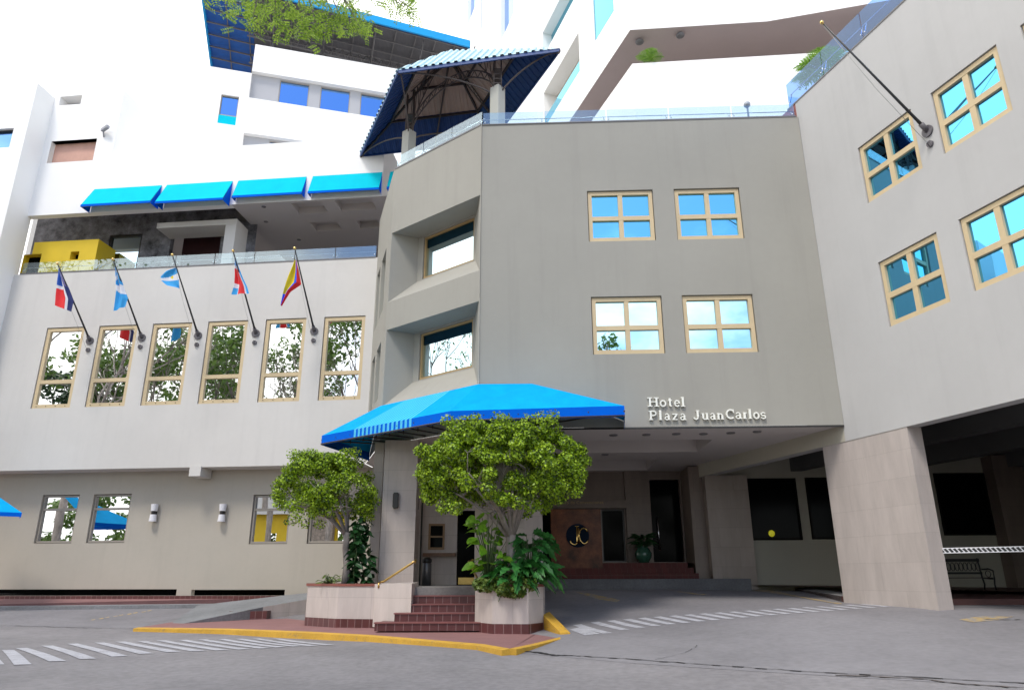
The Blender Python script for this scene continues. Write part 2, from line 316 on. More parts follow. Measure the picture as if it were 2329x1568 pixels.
#@@GROUND
# ------------------------------------------------------------------ ground
KX = [-60, -26, -10, -5, 0, 5, 9, 14, 60]; KY = [-60, 0, 8, 12, 14, 16.5, 19, 21, 23, 24, 30, 90]
KZ = [[0, 0, 0, 0, 0, .05, .1, .15, .4], [0, 0, 0, 0, 0, .05, .1, .15, .4], [.1, .1, .1, .1, .12, .25, .3, .4, .6], [.2, .2, .2, .2, .27, .42, .5, .55, .7], [.28, .28, .27, .27, .34, .55, .68, .75, .8],
      [.32, .32, .26, .24, .36, .76, .9, .93, .93], [.42, .42, .28, .30, .62, .92, .93, .93, .93], [.50, .50, .29, .31, .9, 1.05, 1.0, .98, .95], [.60, .60, .38, .40, 1.08, 1.18, 1.08, 1.0, 1], [.64, .64, .50, .55, 1.15, 1.22, 1.1, 1.05, 1], [1, 1, 1, 1, 1.2, 1.22, 1.1, 1.05, 1], [1, 1, 1, 1, 1.2, 1.2, 1.1, 1.05, 1]]
KXa, KYa, KZa = np.array(KX), np.array(KY), np.array(KZ)
def _hb(x, y):
    i = min(max(int(np.searchsorted(KXa, x))-1, 0), len(KX)-2); j = min(max(int(np.searchsorted(KYa, y))-1, 0), len(KY)-2)
    a = min(max((x-KX[i])/(KX[i+1]-KX[i]), 0), 1); b = min(max((y-KY[j])/(KY[j+1]-KY[j]), 0), 1)
    return (KZ[j][i]*(1-a)+KZ[j][i+1]*a)*(1-b)+(KZ[j+1][i]*(1-a)+KZ[j+1][i+1]*a)*b
def gh(x, y): return (_hb(x, y)*2+_hb(x-.9, y)+_hb(x+.9, y)+_hb(x, y-.8)+_hb(x, y+.8))/6
def ghit(px, py):                                   # where a pixel meets the sloping ground
    r = ray(px, py); a, b = 3.0, 60.0; r = r/r.y
    f = lambda t: (EYE+r*t).z-gh((EYE+r*t).x, (EYE+r*t).y)
    t = 3.0
    while t < 60 and f(t) > 0: t += .15
    a, b = t-.15, t
    for _ in range(18):
        m = (a+b)/2
        if f(m) > 0: a = m
        else: b = m
    p = EYE+r*a; return Vector((p.x, p.y, gh(p.x, p.y)))
def sheet(name, m, poly, lift, step=.45, parent=None, kind='structure'):
    """a thin sheet lying on the ground, cut to poly (convex or not), following its slope"""
    bm = bmesh.new(); f = bm.faces.new([bm.verts.new((p[0], p[1], 0)) for p in poly])
    xs = [p[0] for p in poly]; ys = [p[1] for p in poly]
    for ax, lo, hi in ((0, min(xs), max(xs)), (1, min(ys), max(ys))):
        k = math.floor(lo/step)+1
        while k*step < hi:
            co = [0, 0, 0]; no = [0, 0, 0]; co[ax] = k*step; no[ax] = 1
            bmesh.ops.bisect_plane(bm, geom=bm.verts[:]+bm.edges[:]+bm.faces[:], plane_co=co, plane_no=no); k += 1
    for v in bm.verts: v.co.z = gh(v.co.x, v.co.y)+lift
    bmesh.ops.triangulate(bm, faces=bm.faces[:])
    for f in bm.faces:
        if f.normal.z < 0: f.normal_flip()
    me = bpy.data.meshes.new(name); bm.to_mesh(me); bm.free(); me.materials.append(m)
    for p in me.polygons: p.use_smooth = True
    o = bpy.data.objects.new(name, me); C.objects.link(o)
    if parent: o.parent = parent
    elif kind: o['kind'] = kind
    return o
gx = sorted(set([-400, -200, -100, -60]+[round(-40+i*.45, 3) for i in range(200)]+[60, 100, 200, 400])); gy = sorted(set([-400, -200, -100, -50, -30, -15, -5]+[round(i*.45, 3) for i in range(80)]+[40, 60, 100, 200, 400]))
gv = [(x, y, gh(x, y)) for y in gy for x in gx]; nx = len(gx)
gf = [(j*nx+i, j*nx+i+1, (j+1)*nx+i+1, (j+1)*nx+i) for j in range(len(gy)-1) for i in range(nx-1)]
me = bpy.data.meshes.new('street'); me.from_pydata(gv, [], gf); me.materials.append(asphalt); me.polygons.foreach_set('use_smooth', [True]*len(gf))
street = bpy.data.objects.new('street', me); C.objects.link(street); street['kind'] = 'structure'
# lighter concrete apron of the driveway, right of the entrance and under the building
apron = [ghit(*p) for p in [(1165, 1483), (1430, 1507), (1700, 1525), (2000, 1543), (2329, 1563), (2700, 1590)]] + [Vector((22, 20, 0)), Vector((22, 29, 0)), Vector((-2, 29, 0)), Vector((-.3, 19.5, 0)), Vector((.6, 14.5, 0))]
sheet('driveway', concrete, apron, .004)
apl = [ghit(*p) for p in [(-60, 1400), (0, 1422), (318, 1428), (345, 1415), (560, 1372), (700, 1345), (690, 1325)]] + [Vector((-30, 24.5, 0))]
sheet('driveway', concrete, apl, .004)
#@@BUILD
# ================================================================== LEFT WING
UL = lambda x: (x+8.01)/.9948
wing = thing('hotel_wing', 'pale stucco hotel wing with six tall sand framed windows and an open terrace above them', 'building', (-12, 25.1, 1.0))
mb = MB(); LX = [-17.85, -15.72, -13.57, -11.39, -9.15, -6.92]
holes = [(UL(x), UL(x)+1.56, 7.53, 10.69) for x in LX]
wall(mb, PL, -16, 2.99, 5.25, 13.0, holes, .17)
mb.face([PL.P(-16, 5.25), PL.P(2.99, 5.25), PL.P(2.99, 5.25, .8), PL.P(-16, 5.25, .8)])
mb.face([PL.P(-16, 13.0), PL.P(2.99, 13.0), PL.P(2.99, 13.0, .25), PL.P(-16, 13.0, .25)])
mb.face([PL.P(-16, 13.0, .25), PL.P(2.99, 13.0, .25), PL.P(2.99, 12.2, .25), PL.P(-16, 12.2, .25)])
mb.build('wall', stucco_pale, wing)
mb = MB(); mb.face([PL.P(-16, 12.2, .25), PL.P(3.5, 12.2, .25), PL.P(3.5, 12.2, 9), PL.P(-16, 12.2, 9)]); mb.build('terrace_floor', concrete, wing)
for h in holes:
    o = window(wing, PL, h[0]+.03, h[1]-.01, h[2]+.01, h[3]-.03, .10, frame_m, glassL, nz=(.322,), fw=.125, mw=.14)
    b = MB()
    for k in range(4):
        b = MB(); p = PL.P(h[0]+.2+k*.38, h[2]+.075, .02); b.sphere(p, .018, 6); b.build('bolt', dark_frame, o)
# recessed ground floor wall
PLL = PL.off(.8)
def holes_px(pl, quads): return [(pl.uz(*a)[0], pl.uz(*b)[0], z0, z1) for a, b, z0, z1 in quads]
lowh = [(PLL.uz(98, 1124)[0], PLL.uz(182, 1124)[0], 2.75, 4.46), (PLL.uz(214, 1124)[0], PLL.uz(300, 1124)[0], 2.75, 4.46), (PLL.uz(577, 1126)[0], PLL.uz(663, 1126)[0], 2.67, 4.36), (PLL.uz(706, 1126)[0], PLL.uz(792, 1126)[0], 2.67, 4.36)]
s1 = PLL.uz(402, 1340)[0]; s2 = PLL.uz(435, 1345)[0]; s3 = PLL.uz(648, 1340)[0]
mb = MB(); wall(mb, PLL, -16, 3.6, .98, 5.25, lowh+[(-15.9, s1, .98, 1.19), (s2, s3, .98, 1.17)], .22)
mb.build('lower_wall', stucco_cream, wing)
mb = MB(); mb.slab(PLL, -16, 3.6, .55, .978, -.04, .3); mb.build('plinth', brick_m, wing)
for h in lowh: window(wing, PLL, h[0]+.02, h[1]-.02, h[2]+.02, h[3]-.02, .14, mat('window_frame_grey', (.30, .27, .23), .5, .05, 3), glassL, nz=(.70,), fw=.06, mw=.08)
mb = MB(); mb.box(PL.P(*PL.uz(444, 1072)[:1], 5.12, .35), (.42, .75, .36), AL); mb.build('drain_box', stucco_pale, wing)
# inside the vent: slab and far inner wall coloured black for its darkness
mb = MB(); mb.face([PLL.P(-16, .7, 3), PLL.P(3.6, .7, 3), PLL.P(3.6, 2.2, 3), PLL.P(-16, 2.2, 3)]); mb.face([PLL.P(-16, .975, .1), PLL.P(3.6, .975, .1), PLL.P(3.6, .975, 3), PLL.P(-16, .975, 3)]); mb.build('vent_back', black_g, wing)
# glass balustrade on the parapet
def railing(parent, pl, u0, u1, z, h, k=.06, n=8, rails=(.42, .8), name='railing', gm=None):
    g = MB(); du = (u1-u0)/n
    for i in range(n): g.slab(pl, u0+du*i+.015, u0+du*(i+1)-.015, z+.02, z+h, k, k+.012)
    o = g.build(name, gm or rail_g, parent)
    f = MB(); f.slab(pl, u0, u1, z-.03, z+.018, k-.075, k+.10)
    f.build('channel', steel_gr, o)
    r = MB()
    for q in rails[:1]: r.tube([pl.P(u0, z+h*.62, k+.12), pl.P(u1, z+h*.62, k+.12)], .012, 6)
    for i in range(n+1):
        for s in (-.07, .07):
            u = u0+du*i+s
            if u0 <= u <= u1: r.tube([pl.P(u, z+h*.25, k+.02), pl.P(u, z+h*.62, k+.12)], .014, 6); r.sphere(pl.P(u, z+h*.25, k), .022, 6)
    r.build('handrail', chrome, o)
    return o
railing(wing, PL, UL(-19.5), 2.9, 13.02, .50, n=9)
# wall above the terrace with its lintel, the deep ceilings and the grey stone back wall
uE = UL(-19.52); uS = UL(-11.1); uB = UL(-16.6)
mb = MB()
wall(mb, PL, uE-.3, 2.99, 15.6, 18.3, [(UL(-19.44), UL(-17.40), 18.05, 19.1)], .25)
mb.face([PL.P(uE-.3, 15.6), PL.P(uS, 15.6), PL.P(uS, 15.6, .30), PL.P(uE-.3, 15.6, .30)])
mb.face([PL.P(uE-.3, 15.6, .3), PL.P(uS, 15.6, .3), PL.P(uS, 17, .3), PL.P(uE-.3, 17, .3)])
mb.face([PL.P(uB, 18.3), PL.P(2.99, 18.3), PL.P(2.99, 18.3, 8), PL.P(uB, 18.3, 8)])
wall(mb, PL, uE-.3, uB, 18.3, 21.45, [(UL(-19.44), UL(-17.40), 18.05, 19.1, .25), (UL(-19.5), UL(-18.5), 20.9, 21.35, .5)], .5)
mb.face([PL.P(uB, 18.3), PL.P(uB, 18.3, 3), PL.P(uB, 21.45, 3), PL.P(uB, 21.45)]); mb.face([PL.P(uE-.3, 21.45), PL.P(uB, 21.45), PL.P(uB, 21.45, 3), PL.P(uE-.3, 21.45, 3)])
mb.build('upper_wall', stucco_white, wing)
mb = MB(); mb.face([PL.P(UL(-19.44), 18.0, .24), PL.P(UL(-17.4), 18.0, .24), PL.P(UL(-17.4), 19.2, .24), PL.P(UL(-19.44), 19.2, .24)]); mb.build('balcony_back', mat('terracotta_paint', (.62, .36, .28), .8, .1, 2), wing)
mb = MB(); mb.face([PL.P(UL(-19.5), 20.8, .5), PL.P(UL(-18.4), 20.8, .5), PL.P(UL(-18.4), 21.4, .5), PL.P(UL(-19.5), 21.4, .5)]); mb.build('balcony_back', stucco_grey, wing)
# ceiling on the right part with four coffers
co = []
for (a, b, c, d) in (((657, 463), (735, 458), (748, 481), (672, 487)), ((757, 456), (843, 450), (862, 474), (768, 480)), ((700, 508), (770, 503), (778, 520), (712, 526)), ((802, 503), (862, 499), (870, 516), (812, 520))):
    q = [hz(*p, 15.6) for p in (a, b, c, d)]; co.append((min((p-PL.o).dot(PL.d) for p in q)+.15, max((p-PL.o).dot(PL.d) for p in q)-.1, min(-(p-PL.o).dot(PL.n) for p in q), max(-(p-PL.o).dot(PL.n) for p in q)))
def hsoffit(mb, pl, u0, u1, k0, k1, z, cof, up, mi=0):
    us = sorted({u0, u1, *[c[0] for c in cof], *[c[1] for c in cof]}); ks = sorted({k0, k1, *[c[2] for c in cof], *[c[3] for c in cof]})
    for a, b in zip(us, us[1:]):
        for c, d in zip(ks, ks[1:]):
            um, km = (a+b)/2, (c+d)/2; inn = any(h[0] < um < h[1] and h[2] < km < h[3] for h in cof)
            zz = z+up if inn else z; mb.face([pl.P(a, zz, c), pl.P(b, zz, c), pl.P(b, zz, d), pl.P(a, zz, d)], mi)
    for a, b, c, d in cof:
        for (p, q) in (((a, c), (b, c)), ((b, c), (b, d)), ((b, d), (a, d)), ((a, d), (a, c))):
            mb.face([pl.P(p[0], z, p[1]), pl.P(q[0], z, q[1]), pl.P(q[0], z+up, q[1]), pl.P(p[0], z+up, p[1])], mi)
mb = MB(); co = [(c[0], c[1], max(c[2], .1), c[3]) for c in co]
hsoffit(mb, PL, uS, 3.4, 0, 7.5, 15.6, co, .3)
mb.face([PL.P(uS, 15.6, 0), PL.P(uS, 15.6, 7.5), PL.P(uS, 17, 7.5), PL.P(uS, 17, 0)])
mb.face([PL.P(uE-.3, 17, .25), PL.P(uS, 17, .25), PL.P(uS, 17, 7.5), PL.P(uE-.3, 17, 7.5)])
mb.face([PL.P(uS, 12.2, 7.4), PL.P(3.4, 12.2, 7.4), PL.P(3.4, 15.6, 7.4), PL.P(uS, 15.6, 7.4)])
mb.build('terrace_ceiling', ceil_m, wing)
mb = MB()
for (x, y) in ((605, 504), (680, 545), (480, 512), (600, 470)):
    p = hz(x, y, 15.6); mb = MB(); mb.lathe(p-Vector((0, 0, .012)), [(.0, 0), (.09, 0), (.09, .012)], 12); mb.build('downlight', steel_gr, wing)
PS = PL.off(1.7); PY = PL.off(.6)
st = mat('charcoal_stone', (.07, .07, .078), .8, .6, 2.2, .3, .5, col2=(.17, .17, .19))
mb = MB()
dh = (PS.uz(243, 570)[0], PS.uz(318, 570)[0], 12.2, PS.uz(280, 533)[1])
ch = (PS.uz(386, 560)[0], PS.uz(500, 560)[0], 12.2, PS.uz(430, 533)[1])
wall(mb, PS, uE-1.3, uS+.3, 12.2, 17, [dh, ch], .25); mb.build('stone_wall', st, wing)
o = window(wing, PS, dh[0], dh[1], dh[2], dh[3], .12, dark_frame, mirror('glass_pale', (.55, .68, .82)), fw=.09)
mb = MB(); mb.face([PS.P(ch[0], 12.2, .9), PS.P(ch[1], 12.2, .9), PS.P(ch[1], 16, .9), PS.P(ch[0], 16, .9)]); mb.build('alcove', mat('maroon_paint', (.05, .012, .015), .6, .2, 2), wing)
ca = PS.uz(358, 512); 
mb = MB(); pa = hz(358, 519, 15.15)
zc = 15.2; qa = [hz(358, 522, zc), hz(538, 511, zc)]; ka = -(qa[0]-PL.o).dot(PL.n)
ka = max(ka, .6); ua, ub = PL.off(ka).uz(358, 515)[0], PL.off(ka).uz(538, 505)[0]; zt, zb = PL.off(ka).uz(450, 507)[1], PL.off(ka).uz(450, 517)[1]
ka = .7; PK7 = PL.off(ka); ua, ub = PK7.uz(358, 506)[0], PK7.uz(538, 505)[0]; zt, zb = PK7.uz(450, 502)[1], PK7.uz(450, 514)[1]
mb.slab(PL, ua, ub, zb, zt, ka, 1.69); mb.slab(PL, PK7.uz(508, 550)[0], ub-.002, 12.2, zb-.002, ka+.01, 1.69); mb.build('terrace_canopy', stucco_pale, wing)
yb = [PY.uz(50, 560)[0], PY.uz(222, 560)[0]]; yt = PY.uz(136, 548)[1]; zy0 = 12.2
ye = mat('yellow_paint', (.72, .50, .015), .65, .05, 1)
mb = MB(); hy = [(PY.uz(52, 590)[0]+.0, PY.uz(92, 590)[0], 12.2, PY.uz(70, 578)[1]), (PY.uz(158, 590)[0], PY.uz(177, 590)[0], PY.uz(165, 590)[1], PY.uz(165, 572)[1])]
wall(mb, PY, uE-.2, yb[1], zy0, yt, hy, .3); mb.face([PY.P(yb[1], zy0), PY.P(yb[1], zy0, 1.09), PY.P(yb[1], yt, 1.09), PY.P(yb[1], yt)]); mb.face([PY.P(uE-.2, yt), PY.P(yb[1], yt), PY.P(yb[1], yt, 1.09), PY.P(uE-.2, yt, 1.09)])
mb.build('yellow_partition', ye, wing)
for h in hy:
    mb = MB(); mb.face([PY.P(h[0], h[2], .3), PY.P(h[1], h[2], .3), PY.P(h[1], h[3], .3), PY.P(h[0], h[3], .3)]); mb.build('partition_glass', black_g, wing)
# tower at the far left, one metre proud
tl = thing('hotel_tower', 'blank white stair tower at the left edge with one small dark window', 'building', (-21.5, 25.2, 13))
PV = PL.off(-1.0); u1 = UL(-19.75); mb = MB(); wh = [(PV.uz(2, 310)[0]-.6, PV.uz(27, 310)[0], PV.uz(15, 335)[1], PV.uz(15, 292)[1])]
wall(mb, PV, u1-5, u1, 5.25, 21.3, wh, .25); mb.face([PV.P(u1, 5.25), PV.P(u1, 5.25, 1.2), PV.P(u1, 21.3, 1.2), PV.P(u1, 21.3)]); mb.face([PV.P(u1-5, 21.3), PV.P(u1, 21.3), PV.P(u1, 21.3, 4), PV.P(u1-5, 21.3, 4)]); mb.face([PV.P(u1-5, 5.25), PV.P(u1, 5.25), PV.P(u1, 5.25, 1.2), PV.P(u1-5, 5.25, 1.2)])
mb.build('wall', stucco_white, tl)
window(tl, PV, wh[0][0], wh[0][1], wh[0][2], wh[0][3], .2, dark_frame, glassB, fw=.05)
# cyan awnings over the terrace
tops = [((215, 432), (369, 421)), ((380, 422), (530, 411)), ((543, 409), (698, 400)), ((712, 400), (870, 390)), ((888, 388), (1040, 378))]
bots = [(183, 470), (352, 463), (527, 450), (705, 440), (880, 430)]
words = ['leftmost', 'second from the left', 'third from the left', 'rightmost full one', 'mostly hidden behind the taupe block']
for i, (tp, bt) in enumerate(zip(tops, bots)):
    u0 = PL.uz(*tp[0])[0]; u1_ = PL.uz(*tp[1])[0]; zt = 16.66
    r = ray(*bt); n = PL.d; p = EYE + r*((PL.P(u0, 0)-EYE).dot(n)/r.dot(n)); k = (p-PL.o).dot(PL.n); zb = p.z
    if i in (3, 4) or not .2 < k < 2.5: k, zb = KK
    KK = (k, zb); vh = .10
    aw = thing('awning', 'cyan sloped awning over the upper terrace, '+words[i], 'awning', PL.P((u0+u1_)/2, zt), 'cyan awnings in a row above the terrace')
    mb = MB(); A, B, c_, d_ = PL.P(u0, zt, -.01), PL.P(u1_, zt, -.01), PL.P(u1_, zb+vh, -k), PL.P(u0, zb+vh, -k); dz = Vector((0, 0, -.03))
    mb.hexa([A+dz, B+dz, c_+dz, d_+dz, A, B, c_, d_]); mb.build('canopy', cyan_f, aw)
    mb = MB(); mb.slab(PL, u0-.005, u1_+.005, zb, zb+vh-.002, -k-.012, -k+.008)
    for u in (u0, u1_): mb.face([PL.P(u, zt-.04, -.02), PL.P(u, zb+vh-.04, -k+.02), PL.P(u, zb, -k+.02), PL.P(u, zb, -.02)])
    mb.build('valance', blue_d, aw)
    mb = MB(); mb.bar(PL.P(u0, zb+.02, -k+.03), PL.P(u1_, zb+.02, -k+.03), .03); mb.build('frame', steel_gr, aw)
# ================================================================== CORNER BLOCK
blk = thing('hotel_block', 'tall taupe corner block with chamfered bay and four cross framed windows', 'building', (2, 19, 5.25))
TZ = 14.52
mb = MB()
UG = lambda x: (x-8.51)/math.cos(AG)
gw = [(UG(2.19), UG(4.08), 10.58, 12.2), (UG(4.68), UG(6.55), 10.58, 12.2), (UG(2.18), UG(4.11), 7.24, 8.9), (UG(4.66), UG(6.58), 7.24, 8.9)]
wall(mb, PG, UG(-.89), 0, 5.25, TZ, gw, .20)
# chamfered bay with deep splayed window recesses
TW = [(-3.86, -.03, 9.76, 12.15), (-3.86, -.03, 6.42, 8.83)]; D_ = .8
iu0 = PT.off(D_).uz(951, 560)[0]; iu1 = PT.off(D_).uz(1082, 560)[0]
wall(mb, PT, -3.91, 0, 5.25, TZ, [(h[0], h[1], h[2], h[3], .001) for h in TW], .001)
iw = (PT.off(D_).uz(962, 560)[0]+.02, PT.off(D_).uz(1078, 560)[0])
for a, b, c, d in TW:
    zi = c+.83; i0, i1 = iu0, iu1
    mb.face([PT.P(a, d), PT.P(b, d), PT.P(i1, d, D_), PT.P(i0, d, D_)])                       # head
    mb.face([PT.P(a, c), PT.P(i0, zi, D_), PT.P(i1, zi, D_), PT.P(b, c)])                     # sloping sill
    mb.face([PT.P(a, c), PT.P(a, d), PT.P(i0, d, D_), PT.P(i0, zi, D_)]); mb.face([PT.P(b, c), PT.P(i1, zi, D_), PT.P(i1, d, D_), PT.P(b, d)])
    wall(mb, PT.off(D_), i0, i1, zi, d, [(iw[0], iw[1], zi+.03, d-.05)], .18)
L2 = 3.78
h2 = [(-u1, -u0, z0, z1) for u0, u1 in ((1.0, 2.1), (2.55, 3.4)) for z0, z1 in ((9.9, 12.1), (6.9, 8.8))]
wall(mb, PT2, -L2, 0, 5.25, TZ, h2, .45)
# roof terrace slab, parapet back, and closed underside edge
bp = [PT2.P(-L2, 0), PT2.P(0, 0), PT.P(0, 0), PG.P(0, 0)]
inn = [PT2.P(-L2, 0, .22), PT2.P(-.08, 0, .22), PT.P(-.08, 0, .22), PG.P(0, 0, .22)]
for i in range(3):
    a, b, c, d = bp[i], bp[i+1], inn[i+1], inn[i]; z = Vector((0, 0, TZ)); mb.face([a+z, b+z, c+z, d+z])
    zl = Vector((0, 0, 14.0)); mb.face([d+z, c+z, c+zl, d+zl])
mb.build('wall', stucco_taupe, blk)
mb = MB(); mb.face([inn[0]+Vector((0, 0, 14)), inn[1]+Vector((0, 0, 14)), inn[2]+Vector((0, 0, 14)), inn[3]+Vector((0, 0, 14)), Vector((12, 31, 14)), Vector((-5, 31, 14))]); mb.build('roof_terrace', concrete, blk)
gm4 = [glassG, glassG, glassU, glassU]
for h, g in zip(gw, gm4): window(blk, PG, h[0]+.02, h[1]-.02, h[2]+.01, h[3]-.02, .12, frame_m, g, nu=(.5,), nz=(.46,), fw=.11, mw=.13)
for a, b, c, d in TW:
    zi = c+.83
    o = window(blk, PT.off(D_), iw[0]+.01, iw[1]-.01, zi+.04, d-.06, .12, mat('window_frame_ochre', (.40, .27, .12), .5, .05, 3), glassT, fw=.06)
    q = MB(); q.slab(PT.off(D_), iw[0]+.08, iw[1]-.08, d-.42, d-.122, .105, .112); q.build('navy_band', mirror('glass_navy', (.03, .10, .16)), o)  # navy strip across the top of the pane
pg = [(h[0], h[1], h[2], h[3]) for h in h2]
for a, b, c, d in pg: window(blk, PT2, a+.01, b-.01, c+.01, d-.01, .4, frame_m, glassT, fw=.06)
railing(blk, PG, UG(-.89)+.02, -.05, TZ+.02, .46, n=5, rails=(.5,))
railing(blk, PT, -3.87, -.04, TZ+.02, .50, n=3)
# coffered soffit of the drive-through
mb = MB(); P0 = Pl((0, 17.95), AG)
c1 = (1.7, 5.3, 2.4, 4.2); c2 = (1.9, 4.7, 6.2, 8.2)
def ug(p): return (p-PG.o).dot(PG.d), -(p-PG.o).dot(PG.n)
cc = []
for (x0, x1, k0, k1) in ((2.0, 5.6, 1.9, 4.0), (1.6, 4.6, 5.6, 8.0)): cc.append((UG(x0), UG(x1), k0, k1))
hsoffit(mb, PG, UG(-.85), 0, .015, 9.6, 5.25, cc, .38)
mb.face([PT.P(0, 5.25, .01), PT2.P(0, 5.25, .01), PT2.P(-3.7, 5.25, .01), PG.P(UG(-5.0), 5.25, 9.6), PG.P(UG(-.85), 5.25, 9.6), PG.P(UG(-.85), 5.25, .015)])
o = mb.build('soffit', ceil_m, blk)
mb = MB(); mb.slab(PG, UG(-.8), 0, 5.205, 5.249, .001, .04); mb.build('drip_edge', dark_frame, blk)
mb = MB()
for (x, y) in ((1600, 985), (1538, 985), (1470, 987), (1662, 983), (1722, 980), (1376, 1032), (1395, 988)):
    p = hz(x, y, 5.25); mb = MB(); mb.lathe(p-Vector((0, 0, .03)), [(0, 0), (.11, 0), (.12, .03)], 12); mb.build('downlight', steel_gr, blk)
# ================================================================== RIGHT WING
rw = thing('hotel_wing', 'light grey right hand wing carried on a broad stone pillar', 'building', (9.5, 15, 5))
RZ = 15.02; mb = MB()
rows = ((10.58, 12.21), (7.25, 8.94)); cols = ((1.98, 3.72), (4.30, 5.98), (6.52, 8.3), (8.85, 10.6))
rh = [(a, b, c, d) for a, b in cols for c, d in rows]
wall(mb, PR, 0, 15, 4.83, RZ, rh, .16)
bmf = MB(); bmf.face([PR.P(-7.2, 4.83), PR.P(-.0, 4.83), PR.P(0, 5.25), PR.P(-7.2, 5.25)]); bmf.build('beam', mat('stucco_beam', (.47, .44, .36), .9, .03, .3, .01, .05, streak=.05), rw)
mb.face([PR.P(-2.6, TZ-.5), PR.P(-2.6, RZ), PR.P(-9, RZ), PR.P(-9, TZ-.5)])
mb.face([PR.P(-7.2, 4.83), PR.P(15, 4.83), PR.P(15, 4.83, .35), PR.P(-7.2, 4.83, .35)])
mb.face([PR.P(-7.2, 4.83, .35), PR.P(15, 4.83, .35), PR.P(15, 5.6, .35), PR.P(-7.2, 5.6, .35)])
mb.face([PR.P(-9, RZ), PR.P(15, RZ), PR.P(15, RZ, 6), PR.P(-9, RZ, 6)])
mb.build('wall', stucco_right, rw)
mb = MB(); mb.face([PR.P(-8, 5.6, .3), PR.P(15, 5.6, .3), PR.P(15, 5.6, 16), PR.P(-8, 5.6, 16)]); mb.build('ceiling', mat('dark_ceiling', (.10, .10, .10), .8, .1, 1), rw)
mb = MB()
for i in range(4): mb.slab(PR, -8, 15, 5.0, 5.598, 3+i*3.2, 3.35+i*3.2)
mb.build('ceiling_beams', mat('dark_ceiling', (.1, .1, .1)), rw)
for i, h in enumerate(rh):
    gms = glassR if i != 3 else glassR
    window(rw, PR, h[0]+.02, h[1]-.02, h[2]+.01, h[3]-.02, .11, frame_m, gms, nu=(.5,), nz=(.46,), fw=.11, mw=.14)
railing(rw, PR, -.35, 12, RZ+.02, .9, n=8, gm=rail_sky)
mb = MB(); mb.slab(PR, -2.6, -.002, 14.0, 15.018, 0, .3); mb.build('side_parapet', mat('oxide_red', (.30, .10, .09), .7, .1, 2), rw)
# pillar and the wall of the covered drive
pil = MB(); a0 = (18-18.84)/.9585; a1 = (18-16.12)/.9585
pil.slab(PR, a0, a1, .8, 4.828, .012, .42); pil.build('pillar', stone_m, rw)
PW = Pl((6.48, 24.86), AG); mb = MB()
hw = []
for (xa, xb, yt_, yb_) in ((1690, 1803, 1087, 1228), (1829, 1935, 1085, 1226), (2121, 2233, 1075, 1217)): hw.append((PW.uz(xa, yt_)[0], PW.uz(xb+6, yt_)[0], PW.uz(xa, yb_)[1], PW.uz(xa, yt_)[1]))
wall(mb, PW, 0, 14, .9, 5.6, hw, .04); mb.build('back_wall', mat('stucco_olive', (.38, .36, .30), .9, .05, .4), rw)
for h in hw: window(rw, PW, h[0]+.01, h[1]-.01, h[2]+.01, h[3]-.01, .035, matte_black, black_g, fw=.05)
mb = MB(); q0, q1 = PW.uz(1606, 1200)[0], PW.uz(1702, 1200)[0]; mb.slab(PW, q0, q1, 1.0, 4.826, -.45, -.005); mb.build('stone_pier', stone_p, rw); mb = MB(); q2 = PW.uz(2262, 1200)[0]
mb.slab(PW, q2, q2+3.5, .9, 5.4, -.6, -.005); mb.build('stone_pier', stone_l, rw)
mb = MB(); mb.box((17.2, 16, 3.2), (.3, 19, 5), 0); mb.build('shade_wall', mat('dark_ceiling', (.1, .1, .1)), rw)  # dark side wall added to close in the drive and keep it dark
lg = thing('table_lamp', 'small yellow lamp glowing in the dark window right of the stone pier', 'lamp', PW.P(PW.uz(1755, 1208)[0], PW.uz(1755, 1212)[1], .04))
# ================================================================== LOBBY FRONT UNDER THE BLOCK
lob = thing('lobby_front', 'shaded travertine lobby front with brown marble panel and tall dark entrance door', 'building', (3.5, 26.4, 1.4))
PK = Pl((0, 26.6), AG); zt = 5.25
X = lambda px, py=1200: PK.uz(px, py)[0]
dz0, dz1 = PK.uz(1500, 1277)[1], PK.uz(1500, 1090)[1]; wz0, wz1 = PK.uz(1400, 1277)[1], PK.uz(1400, 1157)[1]
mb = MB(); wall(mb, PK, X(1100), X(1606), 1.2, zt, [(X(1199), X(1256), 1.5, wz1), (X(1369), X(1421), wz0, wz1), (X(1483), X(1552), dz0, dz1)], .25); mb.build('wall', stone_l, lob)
for a, b, c, d in ((X(1199), X(1256), 1.5, wz1), (X(1369), X(1421), wz0, wz1)): window(lob, PK, a, b, c, d, .2, dark_frame, black_g, fw=.04)
mb = MB(); mb.slab(PK, X(1483), X(1552), dz0, dz1, .2, .26); dr = mb.build('door', black_g, lob)
mb = MB(); mb.tube([PK.P(X(1497), PK.uz(1497, 1175)[1], .12), PK.P(X(1500), PK.uz(1497, 1250)[1], .12)], .035, 8); mb.build('handle', chrome, dr)
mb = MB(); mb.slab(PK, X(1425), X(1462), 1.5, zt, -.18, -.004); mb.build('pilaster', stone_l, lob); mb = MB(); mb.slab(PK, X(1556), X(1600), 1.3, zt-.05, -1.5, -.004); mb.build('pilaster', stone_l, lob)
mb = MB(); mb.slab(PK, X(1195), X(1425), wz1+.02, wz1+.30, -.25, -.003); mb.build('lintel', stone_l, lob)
KP = 1.55
PM = PK.off(-KP)
mb = MB(); zm = PM.uz(1300, 1157)[1]; mb.slab(PM, PM.uz(1254, 1240)[0], PM.uz(1369, 1240)[0], 1.42, zm, 0, .35)
mp_ = mb.build('marble_panel', marble_m, lob)
cx = PM.hit(1313.5, 1217); R_ = 25.5/1640*cx.y
mb = MB(); n = 40
